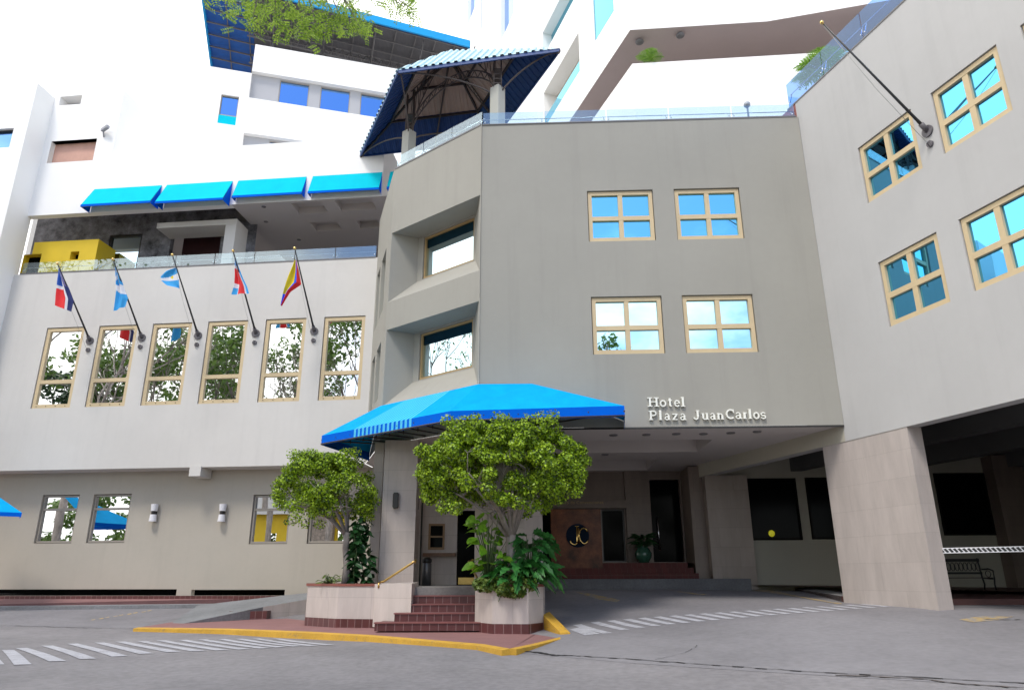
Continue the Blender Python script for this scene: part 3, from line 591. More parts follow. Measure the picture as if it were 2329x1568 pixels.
def disc(mb, pl, u, z, r, k0, k1, n=40, mi=0):
    f = [pl.P(u+r*math.cos(2*math.pi*i/n), z+r*math.sin(2*math.pi*i/n), k0) for i in range(n)]; b = [pl.P(u+r*math.cos(2*math.pi*i/n), z+r*math.sin(2*math.pi*i/n), k1) for i in range(n)]
    mb.face(f, mi)
    for i in range(n): mb.face([f[i], b[i], b[(i+1) % n], f[(i+1) % n]], mi)
ucx, zcx = PM.uz(1313.5, 1217)
disc(mb, PM, ucx, zcx, R_, -.05, 0); em = mb.build('emblem', mat('emblem_blue', (.008, .016, .032), .7, .1, 2, spec=.05), lob)
def text(body, pl, u, z, size, m, parent, name, ext=.02, k=-.03, font=None, align='LEFT', xs=1, shear=0, off=.0, sp=1):
    cu = bpy.data.curves.new(name, 'FONT'); cu.body = body; cu.size = size; cu.extrude = ext; cu.align_x = align; cu.offset = off; cu.space_character = sp; cu.shear = shear
    if font: cu.font = font
    o = bpy.data.objects.new(name, cu); C.objects.link(o); bpy.context.view_layer.update()
    me = bpy.data.meshes.new_from_object(o); C.objects.unlink(o); bpy.data.objects.remove(o)
    me.name = name; me.materials.clear(); me.materials.append(m); me.transform(Matrix.Diagonal((xs, 1, 1, 1)))
    ob = bpy.data.objects.new(name, me); C.objects.link(ob); p = pl.P(u, z, k)
    M = Matrix(((pl.d.x, 0, pl.n.x, p.x), (pl.d.y, 0, pl.n.y, p.y), (0, 1, 0, p.z), (0, 0, 0, 1)))
    me.transform(M); q = parent; o0 = Vector((0, 0, 0))
    while q is not None: o0 += q.location; q = q.parent
    me.transform(Matrix.Translation(-o0)); ob.parent = parent
    return ob
def serif_letter(mb, kind, pl, u, z, h, k0, k1, w=.09):
    pass
# the interlocked J and C, drawn with strokes
mb = MB(); s = R_/25.5
def stroke(pts, w): mb.tube([PM.P(ucx+a*s, zcx-b*s, -.075) for a, b in pts], w*s, 6)
stroke([(-1, -20), (-1, 12), (-2, 17), (-6, 20), (-11, 19), (-15, 16), (-16, 11)], 2.0); stroke([(3, -16), (3, 17)], 2.2); stroke([(-5, -20), (4, -20)], 1.0)
stroke([(22, -8), (20, -13), (14, -16), (9, -14), (5, -9), (4, 0), (5, 10), (10, 16), (15, 18), (20, 15), (23, 10)], 1.9)
mb.build('monogram', gold, em)
text('Centro de Convenciones', PK, PK.uz(1262, 1147)[0], PK.uz(1262, 1147)[1], .155, mat('dim_brass', (.45, .32, .14), .4, .1, 4), lob, 'lettering', .004, -.27, xs=1.05, sp=1.05)
# entrance steps of the lobby
stp = thing('entrance_steps', 'three wide oxblood tiled steps up to the dark lobby door', 'steps', (3.3, 24.6, 1.4))
mb = MB(); zb = 1.49
for i in range(3):
    xr = [1589, 1578, 1565][i]; k = -2.15+i*.33; p = PK.off(k)
    mb.slab(PK, X(1262), p.uz(xr, 1300)[0], zb+i*.17, zb+(i+1)*.17-.003, k, .1)
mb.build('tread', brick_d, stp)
ld = [PK.P(X(1195), 0, -2.9), PK.P(X(1645), 0, -2.9), PK.P(X(1645), 0, .2), PK.P(X(1195), 0, .2)]
mb = MB(); mb.prism([(p.x, p.y) for p in ld], 1.0, 1.487); tag(mb.build('pavement', mat('landing_grey', (.12, .12, .125), .85, .2, 1.2, .15)), kind='structure')
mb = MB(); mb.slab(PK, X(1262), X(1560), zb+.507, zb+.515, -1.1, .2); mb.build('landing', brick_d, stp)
# ================================================================== ENTRANCE: platform, planters, stairs, columns
zp = .44
en = thing('entrance_portal', 'travertine columns and small ticket room under the blue entrance canopy', 'building', (-1.9, 20, 1.34))
def pp(px, py, z): p = hz(px, py, z); return (p.x, p.y)
plat = [(-2.72, 18.12), (-.2, 18.12), (.35, 19.0), (.9, 24.0), (.9, 26.4), (-6.5, 26), (-5.4, 21.0), (-3.5, 20.6), (-2.72, 19.9)]
mb = MB(); mb.prism(plat, .6, 1.34); tag(mb.build('porch_floor', mat('porch_concrete', (.20, .19, .185), .8, .2, 1, .1)), kind='structure')
def col(x0, x1, y0, y1, z0, z1, name='column', m=stone_f): b = MB(); b.prism([(x0, y0), (x1, y0), (x1, y1), (x0, y1)], z0, z1); return b.build(name, m, en, bevel=.012)
def atx(px, y, py=1200): r = ray(px, py); return r.x/r.y*y
col(atx(866, 19.9), atx(944, 19.9), 19.9, 20.8, 1.2, 5.246); col(atx(848, 20.4)-.05, atx(866, 20.4)-.0, 20.3, 21.0, 1.2, 5.246, 'pilaster')
col(atx(1080, 18.5), atx(1192, 18.5), 18.5, 19.6, .9, 5.246)
PB = Pl((0, 21.9), 0.0); mb = MB(); x943 = PB.uz(930, 1200)[0]
tw = (PB.uz(975, 1200)[0], PB.uz(1012, 1200)[0], PB.uz(990, 1249)[1], PB.uz(990, 1190)[1]); dw = (PB.uz(1040, 1200)[0], PB.uz(1085, 1200)[0], 1.34, PB.uz(1040, 1160)[1])
wall(mb, PB, x943-.8, .9, 1.3, 5.246, [tw, dw], .15); mb.build('wall', stone_f, en)
mb = MB(); mb.slab(PB, dw[0], dw[1], 1.34, dw[3], .12, .2); dd = mb.build('door', black_g, en)
mb = MB(); mb.slab(PB, dw[0]+.05, dw[1]-.05, 1.36, 1.55, .1, .12); mb.build('kick_plate', brass, dd)
window(en, PB, tw[0], tw[1], tw[2], tw[3], .05, mat('timber_frame', (.30, .19, .10), .5, .1, 4), black_g, nz=(.5,), fw=.06, mw=.05)
mb = MB(); mb.slab(PB, tw[0]-.12, tw[1]+.35, tw[2]-.2, tw[2]-.10, -.28, -.003); mb.build('sill', mat('timber_sill', (.17, .08, .035), .4, .2, 4), en)
mb = MB(); mb.slab(PB, PB.uz(957, 1200)[0], PB.uz(960.5, 1200)[0], 1.34, 4.2, -.03, -.002); mb.build('door_jamb', dark_frame, en)
# stairs
sw = thing('entrance_stairs', 'short flight of oxblood tiled steps rising between the two planters', 'steps', (-1.9, 17, .44))
mb = MB(); rz = .18
xl = [atx(853, 16.9, 1400), atx(898, 17.2, 1380), atx(937, 17.5, 1360), atx(937, 17.8, 1345), atx(937, 18.1, 1335)]; xr = [atx(1097, 16.9, 1400), atx(1088, 17.2, 1380), atx(1081, 17.5, 1360), atx(1081, 17.8, 1345), atx(1081, 18.1, 1335)]
cap = MB()
for i in range(4):
    y0 = 16.9+.3*i; z1 = zp+rz*(i+1)
    mb.prism([(xl[i], y0), (xr[i], y0), (xr[i], 18.115), (xl[i], 18.115)], z1-rz+.0, z1-.025)
    cap.prism([(xl[i]-.02, y0-.025), (xr[i]+.02, y0-.025), (xr[i]+.02, y0+.29), (xl[i]-.02, y0+.29)], z1-.0245, z1)
mb.build('riser', brick_m, sw); cap.build('tread', mat('tread_tile', (.21, .075, .07), .5, .15, 3), sw)
# planters
def planter(name, label, foot, top, zb, zt, hb=.17, loc=None):
    t = thing(name, label, 'planter', loc)
    mb = MB(); mb.prism(foot, zb+hb, zt-.06); mb.build('basin', stone_f, t)
    cx_ = sum(p[0] for p in foot)/len(foot); cy_ = sum(p[1] for p in foot)/len(foot)
    ex = lambda k: [(cx_+(p[0]-cx_)*k, cy_+(p[1]-cy_)*k) for p in foot]
    mb = MB(); mb.prism(ex(1.006), zb-.1, zb+hb-.002); mb.build('base_tiles', brick_m, t)
    mb = MB(); f0, f1 = ex(1.03), ex(.84)
    for i in range(len(foot)):
        j = (i+1) % len(foot); mb.hexa([(*f0[i], zt-.058), (*f0[j], zt-.058), (*f1[j], zt-.058), (*f1[i], zt-.058), (*f0[i], zt), (*f0[j], zt), (*f1[j], zt), (*f1[i], zt)])
    mb.build('rim', cap_m, t)
    mb = MB(); mb.prism(ex(.85), zt-.08, zt-.03); mb.build('soil', soil_m, t)
    return t
fr = [(atx(1080, 17.1, 1400), 17.1), (atx(1120, 16.45, 1410), 16.45), (atx(1202, 16.35, 1410), 16.35), (atx(1236, 16.9, 1410), 16.9), (atx(1240, 17.9, 1400), 17.9), (-.2, 18.45), (atx(1081, 18.4, 1400), 18.4)]
PRt = planter('planter', 'many sided travertine planter with terracotta rim, right of the entrance stairs', fr, None, zp, 1.42, loc=(0, 17.3, zp))
fl = [(atx(696, 19.4, 1390), 19.4), (atx(766, 18.6, 1395), 18.6), (atx(856, 18.35, 1400), 18.35), (atx(937, 18.15, 1380), 18.15), (atx(944, 19.8, 1320), 19.8), (atx(866, 19.85, 1320), 19.85), (atx(700, 20.6, 1330), 20.6)]
PLt = planter('planter', 'long travertine planter with terracotta rim, left of the entrance stairs', fl, None, zp, 1.42, loc=(-4, 19.1, zp))
cheek = MB()
a = (atx(851, 18.34, 1400), 18.34); b = (atx(938, 17.0, 1390)-.12, 17.4)
cheek.hexa([(a[0]-.02, 18.30, zp), (xl[2]-.01, 17.45, zp), (xl[2]-.01, 18.7, zp), (a[0], 18.7, zp), (a[0]-.02, 18.30, 1.415), (xl[2]-.01, 17.45, 1.43), (xl[2]-.01, 18.7, 1.45), (a[0], 18.7, 1.43)])
cheek.build('cheek_wall', stone_f, sw)
# handrails
for nm, pts, lab in (('handrail', [(862, 1324, 18.2), (873, 1321, 18.1), (938, 1279, 18.0), (946, 1272, 18.0), (944, 1278, 18.05)], 'brass handrail running up the left side of the entrance stairs'), ('handrail', [(1092, 1324, 16.9), (1087, 1318, 17.2), (1071, 1284, 18.0), (1066, 1276, 18.2), (1077, 1272, 18.2)], 'brass handrail on the right side of the stairs by the big topiary tree')):
    q = [EYE+ray(x, y)/ray(x, y).y*d for x, y, d in pts]; mb = MB(); mb.tube(q, .028, 8)
    t = thing('handrail', lab, 'handrail', tuple(q[0])); mb.build('rail', brass, t)
    mb = MB(); mb.tube([q[0], q[0]-Vector((0, 0, .12))], .03, 8); mb.build('bracket', brass, t)
# red paved apron in front of the stairs with its yellow kerb
kp = [(316, 1419), (520, 1424), (700, 1432), (850, 1440), (1000, 1452), (1100, 1460), (1160, 1470)]
front = [ghit(x, y+8) for x, y in kp]
pz = lambda p, z: (p[0], p[1], z)
right_ = [hz(1210, 1460, zp), hz(1260, 1448, zp), hz(1292, 1440, zp)]
red = [hz(x, y, zp) for x, y in kp] + right_ + [hz(1238, 1425, zp)] + [Vector((fr[4][0], fr[4][1], zp)), Vector((-.2, 18.2, zp)), Vector((-5.5, 20.8, zp)), hz(560, 1396, zp), hz(470, 1399, zp)]
# the apron tips down to the street towards its left end
def pave_z(p): return zp-.05*min(max((-5.5-p.x)/5, 0), 1)-.03
mb = MB(); bk = [red[0], hz(395, 1407, zp), hz(480, 1399, zp), hz(600, 1395, zp), Vector((-5.4, 20.9, zp)), Vector((-3.0, 19.2, zp)), Vector((-1.2, 18.3, zp))]
red = red[:len(kp)]+right_+[hz(1238, 1425, zp), Vector((fr[4][0], fr[4][1], zp)), Vector((-.2, 18.3, zp))]+bk[::-1][:-1]
PZ = lambda p: (p.x, p.y, pave_z(p))
for i in range(6): mb.face([PZ(red[i]), PZ(red[i+1]), PZ(bk[i+1])]); mb.face([PZ(red[i]), PZ(bk[i+1]), PZ(bk[i])]) if i else None
rr_ = red[len(kp)-1:len(kp)+6]+[bk[-1]]
for i in range(1, len(rr_)-2): mb.face([PZ(rr_[0]), PZ(rr_[i]), PZ(rr_[i+1])])
mb.face([PZ(rr_[0]), PZ(rr_[-2]), PZ(rr_[-1])])
for a, b in zip(red, red[1:]+red[:1]): mb.face([(a.x, a.y, -.2), (b.x, b.y, -.2), (b.x, b.y, pave_z(b)), (a.x, a.y, pave_z(a))])
tag(mb.build('pavement', paver_m), kind='structure')
mb = MB(); kk = red[:len(kp)]
for a, b in zip(kk, kk[1:]):
    d = (b-a); nrm = Vector((d.y, -d.x, 0)).normalized(); w = .16
    za, zb_ = pave_z(a)+.006, pave_z(b)+.006
    mb.hexa([(a.x, a.y, -.2), (b.x, b.y, -.2), (b.x-nrm.x*-w, b.y-nrm.y*-w, -.2), (a.x+nrm.x*w, a.y+nrm.y*w, -.2), (a.x, a.y, za), (b.x, b.y, zb_), (b.x+nrm.x*w, b.y+nrm.y*w, zb_-.02), (a.x+nrm.x*w, a.y+nrm.y*w, za-.02)])
tag(mb.build('kerb', kerb_y), kind='structure')
kr = [kk[-1]]+right_
mb = MB()
for a, b in zip(kr, kr[1:]):
    d = b-a; nrm = Vector((d.y, -d.x, 0)).normalized(); w = .12; z = pave_z(a)+.008
    mb.hexa([(a.x, a.y, 0), (b.x, b.y, 0), (b.x+nrm.x*w, b.y+nrm.y*w, 0), (a.x+nrm.x*w, a.y+nrm.y*w, 0), (a.x, a.y, z), (b.x, b.y, z), (b.x+nrm.x*w, b.y+nrm.y*w, z-.01), (a.x+nrm.x*w, a.y+nrm.y*w, z-.01)])
tag(mb.build('kerb', kerb_y), kind='structure')
mb = MB(); A = [(fr[3][0]-.02, fr[3][1]+.1), (fr[3][0]+.02, fr[3][1]+.2)]; e1, e2 = hz(1275, 1441, zp), hz(1297, 1441, zp)
mb.hexa([(A[0][0], A[0][1], .3), (e1.x, e1.y, .3), (e2.x, e2.y, .3), (A[1][0]+.15, A[1][1]+.5, .3), (A[0][0], A[0][1], .76), (e1.x, e1.y, .47), (e2.x, e2.y, .47), (A[1][0]+.15, A[1][1]+.5, .8)])
tag(mb.build('kerb', kerb_y), kind='structure')
# left: ramp retaining wall, yellow kerb end, pavement in front of the wing
rl = [hz(597, 1402, zp), hz(700, 1398, zp)]; mb = MB()
zr0 = hz(597, 1378, 0).z; _f = lambda x, y, d: (EYE+ray(x, y)*(d/ray(x, y).y)).z; zr0 = _f(597, 1379, rl[0].y); zr1 = _f(699, 1361, rl[1].y)
mb.hexa([(rl[0].x, rl[0].y-.03, .2), (rl[1].x, rl[1].y-.03, .2), (rl[1].x, rl[1].y+.15, .2), (rl[0].x, rl[0].y+.15, .2), (rl[0].x, rl[0].y-.03, zr0), (rl[1].x, rl[1].y-.03, zr1), (rl[1].x, rl[1].y+.15, zr1), (rl[0].x, rl[0].y+.15, zr0)])
rmp = tag(mb.build('ramp_wall', stone_f), 'low travertine retaining wall along the ramp left of the planter', 'wall')
o1_ = hz(330, 1372, .85); o1x, o1y = o1_.x, o1_.y
rz_ = lambda x: zp+.05+(zr1-zp)*min(max((x+9.3)/(9.3-4.9), 0), 1)
r0, r1 = Vector((rl[0].x, rl[0].y, zr0)), Vector((rl[1].x, rl[1].y, zr1)); rA = r0-(r1-r0)*1.5-Vector((.2, .8, 0)); rA.z = gh(rA.x, rA.y)+.01
aE = [rA, r0, r1]; bE = [Vector((rA.x-.8, 24.4, .72)), Vector((-7.6, 24.9, 1.0)), Vector((-4.6, 25.0, 1.30))]
n = 18
def on(E, t): t = t*2; i = min(int(t), 1); return E[i].lerp(E[i+1], t-i)
for i in range(n):
    t0, t1 = i/n, (i+1)/n; A0, A1, B0, B1 = on(aE, t0), on(aE, t1), on(bE, t0), on(bE, t1)
    mb_ = mb if i else MB(); mb = mb_
    for k in range(6):
        f0, f1 = k/6, (k+1)/6; mb.face([A0.lerp(B0, f0), A1.lerp(B1, f0), A1.lerp(B1, f1), A0.lerp(B0, f1)], 0, True)
    mb.face([(A0.x, A0.y, .1), (A1.x, A1.y, .1), A1, A0]); mb.face([(B0.x, B0.y, .1), (B1.x, B1.y, .1), B1, B0])
tag(mb.build('ramp', mat('ramp_concrete', (.20, .205, .21), .85, .18, .8, .12, .3)), kind='structure')
mb = MB(); a, b = hz(470, 1399, .45), hz(596, 1380, .62)
mb.hexa([(a.x, a.y-.1, .3), (b.x, b.y-.1, .3), (b.x, b.y+.1, .3), (a.x, a.y+.1, .3), (a.x, a.y-.1, .44), (b.x, b.y-.1, .75), (b.x, b.y+.1, .75), (a.x, a.y+.1, .44)]); tag(mb.build('kerb', kerb_y), kind='structure')
mb = MB(); q = [hz(520, 1404, zp), hz(598, 1403, zp)]
mb.prism([(q[0].x, q[0].y), (q[1].x+.1, q[1].y), (q[1].x+.1, q[1].y+1.0), (q[0].x, q[0].y+1.0)], .3, .62); tag(mb.build('step', brick_m), 'low tiled step end beside the ramp wall', 'step')
# pavement strip along the wing
mb = MB(); e = [PLL.P(-24, 0, -.045), PLL.P(-1.6, 0, -.045)]
o_ = [hz(-260, 1382, .66), hz(330, 1372, .735)]; o_[1] = Vector((-9.6, o_[1].y+.25, .74))
mb.face([(e[0].x, e[0].y, .86), (e[1].x, e[1].y, .88), (o_[1].x, o_[1].y, .74), (o_[0].x, o_[0].y, .70)]); mb.face([(o_[0].x, o_[0].y, .70), (o_[1].x, o_[1].y, .74), (o_[1].x, o_[1].y, .3), (o_[0].x, o_[0].y, .3)])
mb.face([(e[1].x, e[1].y, .88), (o_[1].x, o_[1].y, .74), (o_[1].x, o_[1].y, .3), (e[1].x, e[1].y, .3)])
tag(mb.build('pavement', paver_m), kind='structure')
a, b = o_; mb = MB()
mb.hexa([(a.x, a.y-.42, .3), (b.x, b.y-.42, .3), (b.x, b.y-.003, .3), (a.x, a.y-.003, .3), (a.x, a.y-.42, .675), (b.x, b.y-.42, .72), (b.x, b.y-.003, .735), (a.x, a.y-.003, .695)])
tag(mb.build('kerb', mat('kerb_grey', (.22, .22, .225), .85, .2, 1.2, .15)), kind='structure')
# ------------------------------------------------------------------ road markings
def mark(name, pts, m=paint_w, lift=.009): return sheet(name, m, [ghit(*p) for p in pts], lift, step=.6)
sl = [((-60, 1474), (2, 1506), 11), ((0, 1472), (146, 1500-.5), 9)]
def bars(name, top, bot, wt, wb, ends):
    pass
L_tops = [(-50, 1480), (4, 1478), (35, 1473.5), (94, 1468), (152, 1463.5), (214, 1461), (262, 1459), (312, 1458), (355, 1456), (405, 1455), (450, 1454), (495, 1453), (535, 1452.5), (575, 1452), (620, 1452)]
L_bots = [(10, 1512), (72, 1512), (150, 1504), (220, 1499), (290, 1493), (350, 1487), (412, 1483), (466, 1481), (520, 1479), (570, 1477), (618, 1474.5), (652, 1472), (690, 1470), (725, 1469), (760, 1467)]
for i, (a, b) in enumerate(zip(L_tops, L_bots)):
    w = 42-1.5*i if i > 0 else 40
    mark('road_marking', [a, (a[0]+w*.68, a[1]-.6), (b[0], b[1]-1.5), (b[0]-w*1.0, b[1]-.2)])
for i in range(21):
    t = i/20; x0 = 1303+ (1985-1303)*t**.95; y0 = 1421-49*t**.72; w = 19-7*t; dx = 72-10*t; dy = 19-13.5*t**.6
    mark('road_marking', [(x0, y0), (x0+w, y0-1.5*(1-t)-.5), (x0+w+dx, y0+dy-1.0), (x0+dx-4, y0+dy)])
mark('road_marking', [(1296, 1431), (1322, 1425), (1365, 1441), (1330, 1444)])
for p in ([(1310, 1346), (1340, 1349), (1410, 1364), (1402, 1369), (1355, 1361)], [(1520, 1342), (1560, 1346), (1618, 1352), (1590, 1353)], [(2180, 1409), (2230, 1401), (2305, 1402), (2270, 1410), (2215, 1415)]): mark('road_marking', p, paint_y)
for i in range(9):
    x = 205+i*16+(i % 2)*3; y = 1409-i*2.6; mark('road_marking', [(x, y), (x+10, y-2.2), (x+13, y-.6), (x+4, y+1.3)], paint_y)
mark('road_marking', [(0, 1379), (0, 1381.3), (380, 1374), (500, 1371.5), (500, 1370)], paint_y, .012)
mark('road_marking', [(1600, 1330), (1700, 1338), (1800, 1352), (1914, 1371), (1914, 1374), (1800, 1355), (1700, 1341), (1600, 1332)], paint_y, .012)
# joint between asphalt and concrete, and cracks
jm = mat('tar_joint', (.03, .028, .028), .9, .3, 5)
jp = [(1150, 1479), (1230, 1483), (1262, 1490), (1330, 1492), (1480, 1502), (1640, 1513), (1850, 1528), (2060, 1538), (2400, 1558)]
rng = random.Random(2)
def crack(pts, w, m=jm):
    P = []
    for a, b in zip(pts, pts[1:]):
        for i in range(8): P.append((a[0]+(b[0]-a[0])*i/8, a[1]+(b[1]-a[1])*i/8+rng.uniform(-.8, .8)))
    q = [ghit(*p) for p in P]; bm = MB()
    for a, b in zip(q, q[1:]):
        wa = w*rng.uniform(.3, 1.2); d = (b-a).normalized(); nn_ = Vector((d.y, -d.x, 0))*wa; bm.face([a+nn_+Vector((0, 0, .012)), b+nn_+Vector((0, 0, .012)), b-nn_*.3+Vector((0, 0, .012)), a-nn_*.3+Vector((0, 0, .012))])
    return tag(bm.build('road_crack', m), kind='structure')
crack(jp, .045); crack([(1150, 1479), (1200, 1481), (1260, 1489), (1300, 1491)], .07)
crack([(1900, 1535), (2100, 1544), (2200, 1556), (2329, 1564)], .05, mat('joint_grit', (.12, .10, .09), .9, .3, 8))
crack([(1490, 1500), (1550, 1487), (1582, 1472), (1585, 1466)], .008); crack([(0, 1421), (100, 1424), (200, 1428), (330, 1430)], .02)
crack([(2240, 1408), (2329, 1409)], .03)
# pavement inside the covered drive
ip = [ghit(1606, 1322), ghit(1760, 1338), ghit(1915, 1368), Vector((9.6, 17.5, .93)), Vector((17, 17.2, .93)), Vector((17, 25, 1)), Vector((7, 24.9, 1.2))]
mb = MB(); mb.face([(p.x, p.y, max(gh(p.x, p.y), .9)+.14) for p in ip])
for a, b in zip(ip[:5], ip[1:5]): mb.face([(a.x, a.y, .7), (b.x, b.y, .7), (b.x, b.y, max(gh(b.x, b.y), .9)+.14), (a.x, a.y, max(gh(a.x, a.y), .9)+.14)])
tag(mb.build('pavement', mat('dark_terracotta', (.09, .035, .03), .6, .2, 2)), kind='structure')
mb = MB()
for a, b in zip(ip[:3], ip[1:3]):
    d = (b-a); nrm = Vector((d.y, -d.x, 0)).normalized()*.5; z0, z1 = gh(a.x, a.y)+.15, gh(b.x, b.y)+.15
    mb.hexa([(a.x, a.y, .6), (b.x, b.y, .6), (b.x-nrm.x, b.y-nrm.y, .6), (a.x-nrm.x, a.y-nrm.y, .6), (a.x, a.y, z0), (b.x, b.y, z1), (b.x-nrm.x, b.y-nrm.y, z1+.01), (a.x-nrm.x, a.y-nrm.y, z0+.01)])
tag(mb.build('kerb', mat('kerb_grey', (.22, .22, .225))), kind='structure')
# ================================================================== ENTRANCE CANOPY
can = thing('entrance_canopy', 'big blue fabric canopy wrapped round the corner over the entrance stairs', 'canopy', (-1.2, 17.5, 5.3))
za, zo, vh = 6.45, 5.42, .27
OL, OM, OR_ = hz(732, 990, zo), hz(1023, 934, zo), hz(1420, 922, zo)
A0, A1, A2 = PT2.P(-.02, za, -.01), PT.P(0, za, -.012), PG.P(UG(.52), za, -.01)
A0b = PT2.P(-2.0, zo+.1, -.01)
def fan(mb, quad, n, mi=0, lift=.012):             # fabric panel with seams / stripes
    a, b, c, d = quad
    for i in range(n):
        t0, t1 = i/n, (i+1)/n; mb.face([a.lerp(d, t0), b.lerp(c, t0), b.lerp(c, t1), a.lerp(d, t1)], mi if not callable(mi) else mi(i))
stripe = mat('awning_stripe', (.09, .50, .76), .85, .05, 1, spec=.08)
mb = MB(); fan(mb, (OL, A0, A1, OM), 60, lambda i: 1 if 16 <= i < 44 and i % 2 else 0)
mb.face([OM, A1, A2, OR_]); mb.face([OR_, A2, PG.P(UG(2.9), zo, -.01)]); mb.face([OL, PT2.P(-2.4, zo, -.01), A0])
mb.build('canopy', [blue_f, stripe], can)
mb = MB(); dn = Vector((0, 0, -vh)); ends = [PT2.P(-2.4, zo, -.01), OL, OM, OR_, PG.P(UG(2.9), zo, -.01)]
for i, (a, b) in enumerate(zip(ends, ends[1:])):
    n = 60 if i == 1 else 1
    for j in range(n):
        p, q = a.lerp(b, j/n), a.lerp(b, (j+1)/n); mb.face([p, q, q+dn, p+dn], 1 if (i == 1 and 16 <= j < 44 and j % 2) else 0)
mb.build('valance', [blue_d, stripe], can)
mb = MB()
for t in [i/8 for i in range(9)]:
    p, q = OL.lerp(OM, t), A0.lerp(A1, t); mb.tube([p+dn*.5, q+Vector((0, 0, -.35))], .02, 6); mb.tube([p+dn*.5, q+Vector((0, 0, -.08))], .02, 6); mb.tube([p+dn*.5, Vector((q.x, q.y, 5.3))], .02, 6)
    m_ = p.lerp(q, .5); mb.tube([m_+Vector((0, 0, -.1)), Vector((m_.x, m_.y, 5.25))], .015, 5)
for t in [i/5 for i in range(6)]:
    p, q = OM.lerp(OR_, t), A1.lerp(A2, t); mb.tube([p+dn*.5, Vector((q.x, q.y, 5.3))], .02, 6); mb.tube([p+dn*.5, q+Vector((0, 0, -.08))], .02, 6)
mb.tube([OL+dn*.9, OM+dn*.9, OR_+dn*.9], .025, 6)
mb.build('frame', steel_dk, can)
# second canopy at the far left of the wing
c2t = thing('side_canopy', 'tip of a blue canopy poking in at the left edge by the ground floor windows', 'canopy', (-19, 24, 3.5))
e0 = Vector(hz(50, 1165, 3.55)); mb = MB(); apx = [Vector((e0.x-3.2, e0.y-.9, 3.62)), Vector((e0.x-3.2, e0.y+1.4, 5.0)), Vector((e0.x-1.2, e0.y+1.7, 3.62))]
mb.face([apx[0], e0, apx[1]]); mb.face([e0, apx[2], apx[1]]); mb.build('canopy', blue_f, c2t)
mb = MB(); mb.face([apx[0], e0, e0+Vector((0, 0, -.13)), apx[0]+Vector((0, 0, -.13))]); mb.face([e0, apx[2], apx[2]+Vector((0, 0, -.13)), e0+Vector((0, 0, -.13))]); mb.build('valance', blue_d, c2t)
# ================================================================== SIGN LETTERING
sg = thing('hotel_sign', 'white raised serif lettering of the hotel name on the taupe wall above the drive', 'sign', PG.P(UG(4.9), 5.5))
bold = None
sm = mat('sign_ivory', (.88, .87, .78), .4, .02, 3)
def SB(mb, pl, a, b, w, k0=-.07, k1=-.012):         # stroke as an extruded bar on the wall
    du, dz = b[0]-a[0], b[1]-a[1]; L = math.hypot(du, dz) or 1; nx_, nz_ = -dz/L*w/2, du/L*w/2
    c = [(a[0]-nx_, a[1]-nz_), (b[0]-nx_, b[1]-nz_), (b[0]+nx_, b[1]+nz_), (a[0]+nx_, a[1]+nz_)]
    mb.hexa([pl.P(*q, k0) for q in c]+[pl.P(*q, k1) for q in c])
def arc(cx_, cy_, rx, ry, a0, a1, n=9): return [(cx_+rx*math.cos(rad(a0+(a1-a0)*i/n)), cy_+ry*math.sin(rad(a0+(a1-a0)*i/n))) for i in range(n+1)]
TK, TN = .19, .09                                   # thick and thin strokes, in cap heights
GL = {'H': [(TK, [(.22, 0), (.22, 1)]), (TK, [(.78, 0), (.78, 1)]), (TN, [(.22, .52), (.78, .52)]), (TN, [(.02, .045), (.42, .045)]), (TN, [(.58, .045), (.98, .045)]), (TN, [(.02, .955), (.42, .955)]), (TN, [(.58, .955), (.98, .955)])],
 'o': [(.15, arc(.5, .35, .38, .31, 0, 360, 14))], 't': [(TK, [(.5, .08), (.5, .92)]), (TN, [(.1, .68), (.95, .68)]), (TN, [(.5, .07), (.9, .07)])],
 'e': [(.14, arc(.5, .35, .38, .31, 0, 320, 14)), (TN, [(.15, .38), (.86, .38)])], 'l': [(TK*1.1, [(.5, 0), (.5, 1.05)]), (TN, [(.05, .045), (.95, .045)]), (TN, [(.1, 1.0), (.5, 1.0)])],
 'P': [(TK, [(.25, 0), (.25, 1)]), (TN, [(.02, .045), (.5, .045)]), (TN, [(.02, .955), (.5, .955)]), (.13, [(.3, .955)]+arc(.55, .72, .33, .235, 90, -90)+[(.3, .485)])],
 'a': [(TK, [(.72, 0), (.72, .5)]), (TN*1.2, arc(.45, .46, .28, .2, 0, 160)), (.12, arc(.42, .2, .3, .17, 30, 390, 12)), (TN, [(.7, .045), (1, .045)])],
 'z': [(TN, [(.08, .63), (.92, .63)]), (TN, [(.08, .05), (.92, .05)]), (.17, [(.82, .63), (.18, .05)])],
 'J': [(TK*1.1, [(.72, .3), (.72, 1)]), (TN, [(.45, .955), (1, .955)]), (.14, arc(.4, .28, .32, .24, 0, -170))],
 'u': [(TK, [(.2, .2), (.2, .68)]), (TK, [(.78, 0), (.78, .68)]), (.12, arc(.46, .24, .3, .2, 190, 340)), (TN, [(.0, .65), (.3, .65)]), (TN, [(.6, .65), (.85, .65)]), (TN, [(.75, .045), (1, .045)])],
 'n': [(TK, [(.2, 0), (.2, .68)]), (TK, [(.78, 0), (.78, .45)]), (.12, arc(.48, .42, .3, .2, 0, 150)), (TN, [(.0, .045), (.4, .045)]), (TN, [(.58, .045), (1, .045)]), (TN, [(0, .65), (.25, .65)])],
 'C': [(.16, arc(.55, .5, .45, .46, 50, 310, 14)), (TN, [(.88, .65), (.88, 1)])], 'r': [(TK*1.2, [(.3, 0), (.3, .68)]), (.12, arc(.6, .42, .3, .22, 60, 150)), (TN, [(0, .045), (.65, .045)]), (TN, [(0, .65), (.3, .65)])],
 's': [(.13, arc(.5, .5, .32, .16, 20, 250)+arc(.5, .2, .35, .17, 80, -170))]}
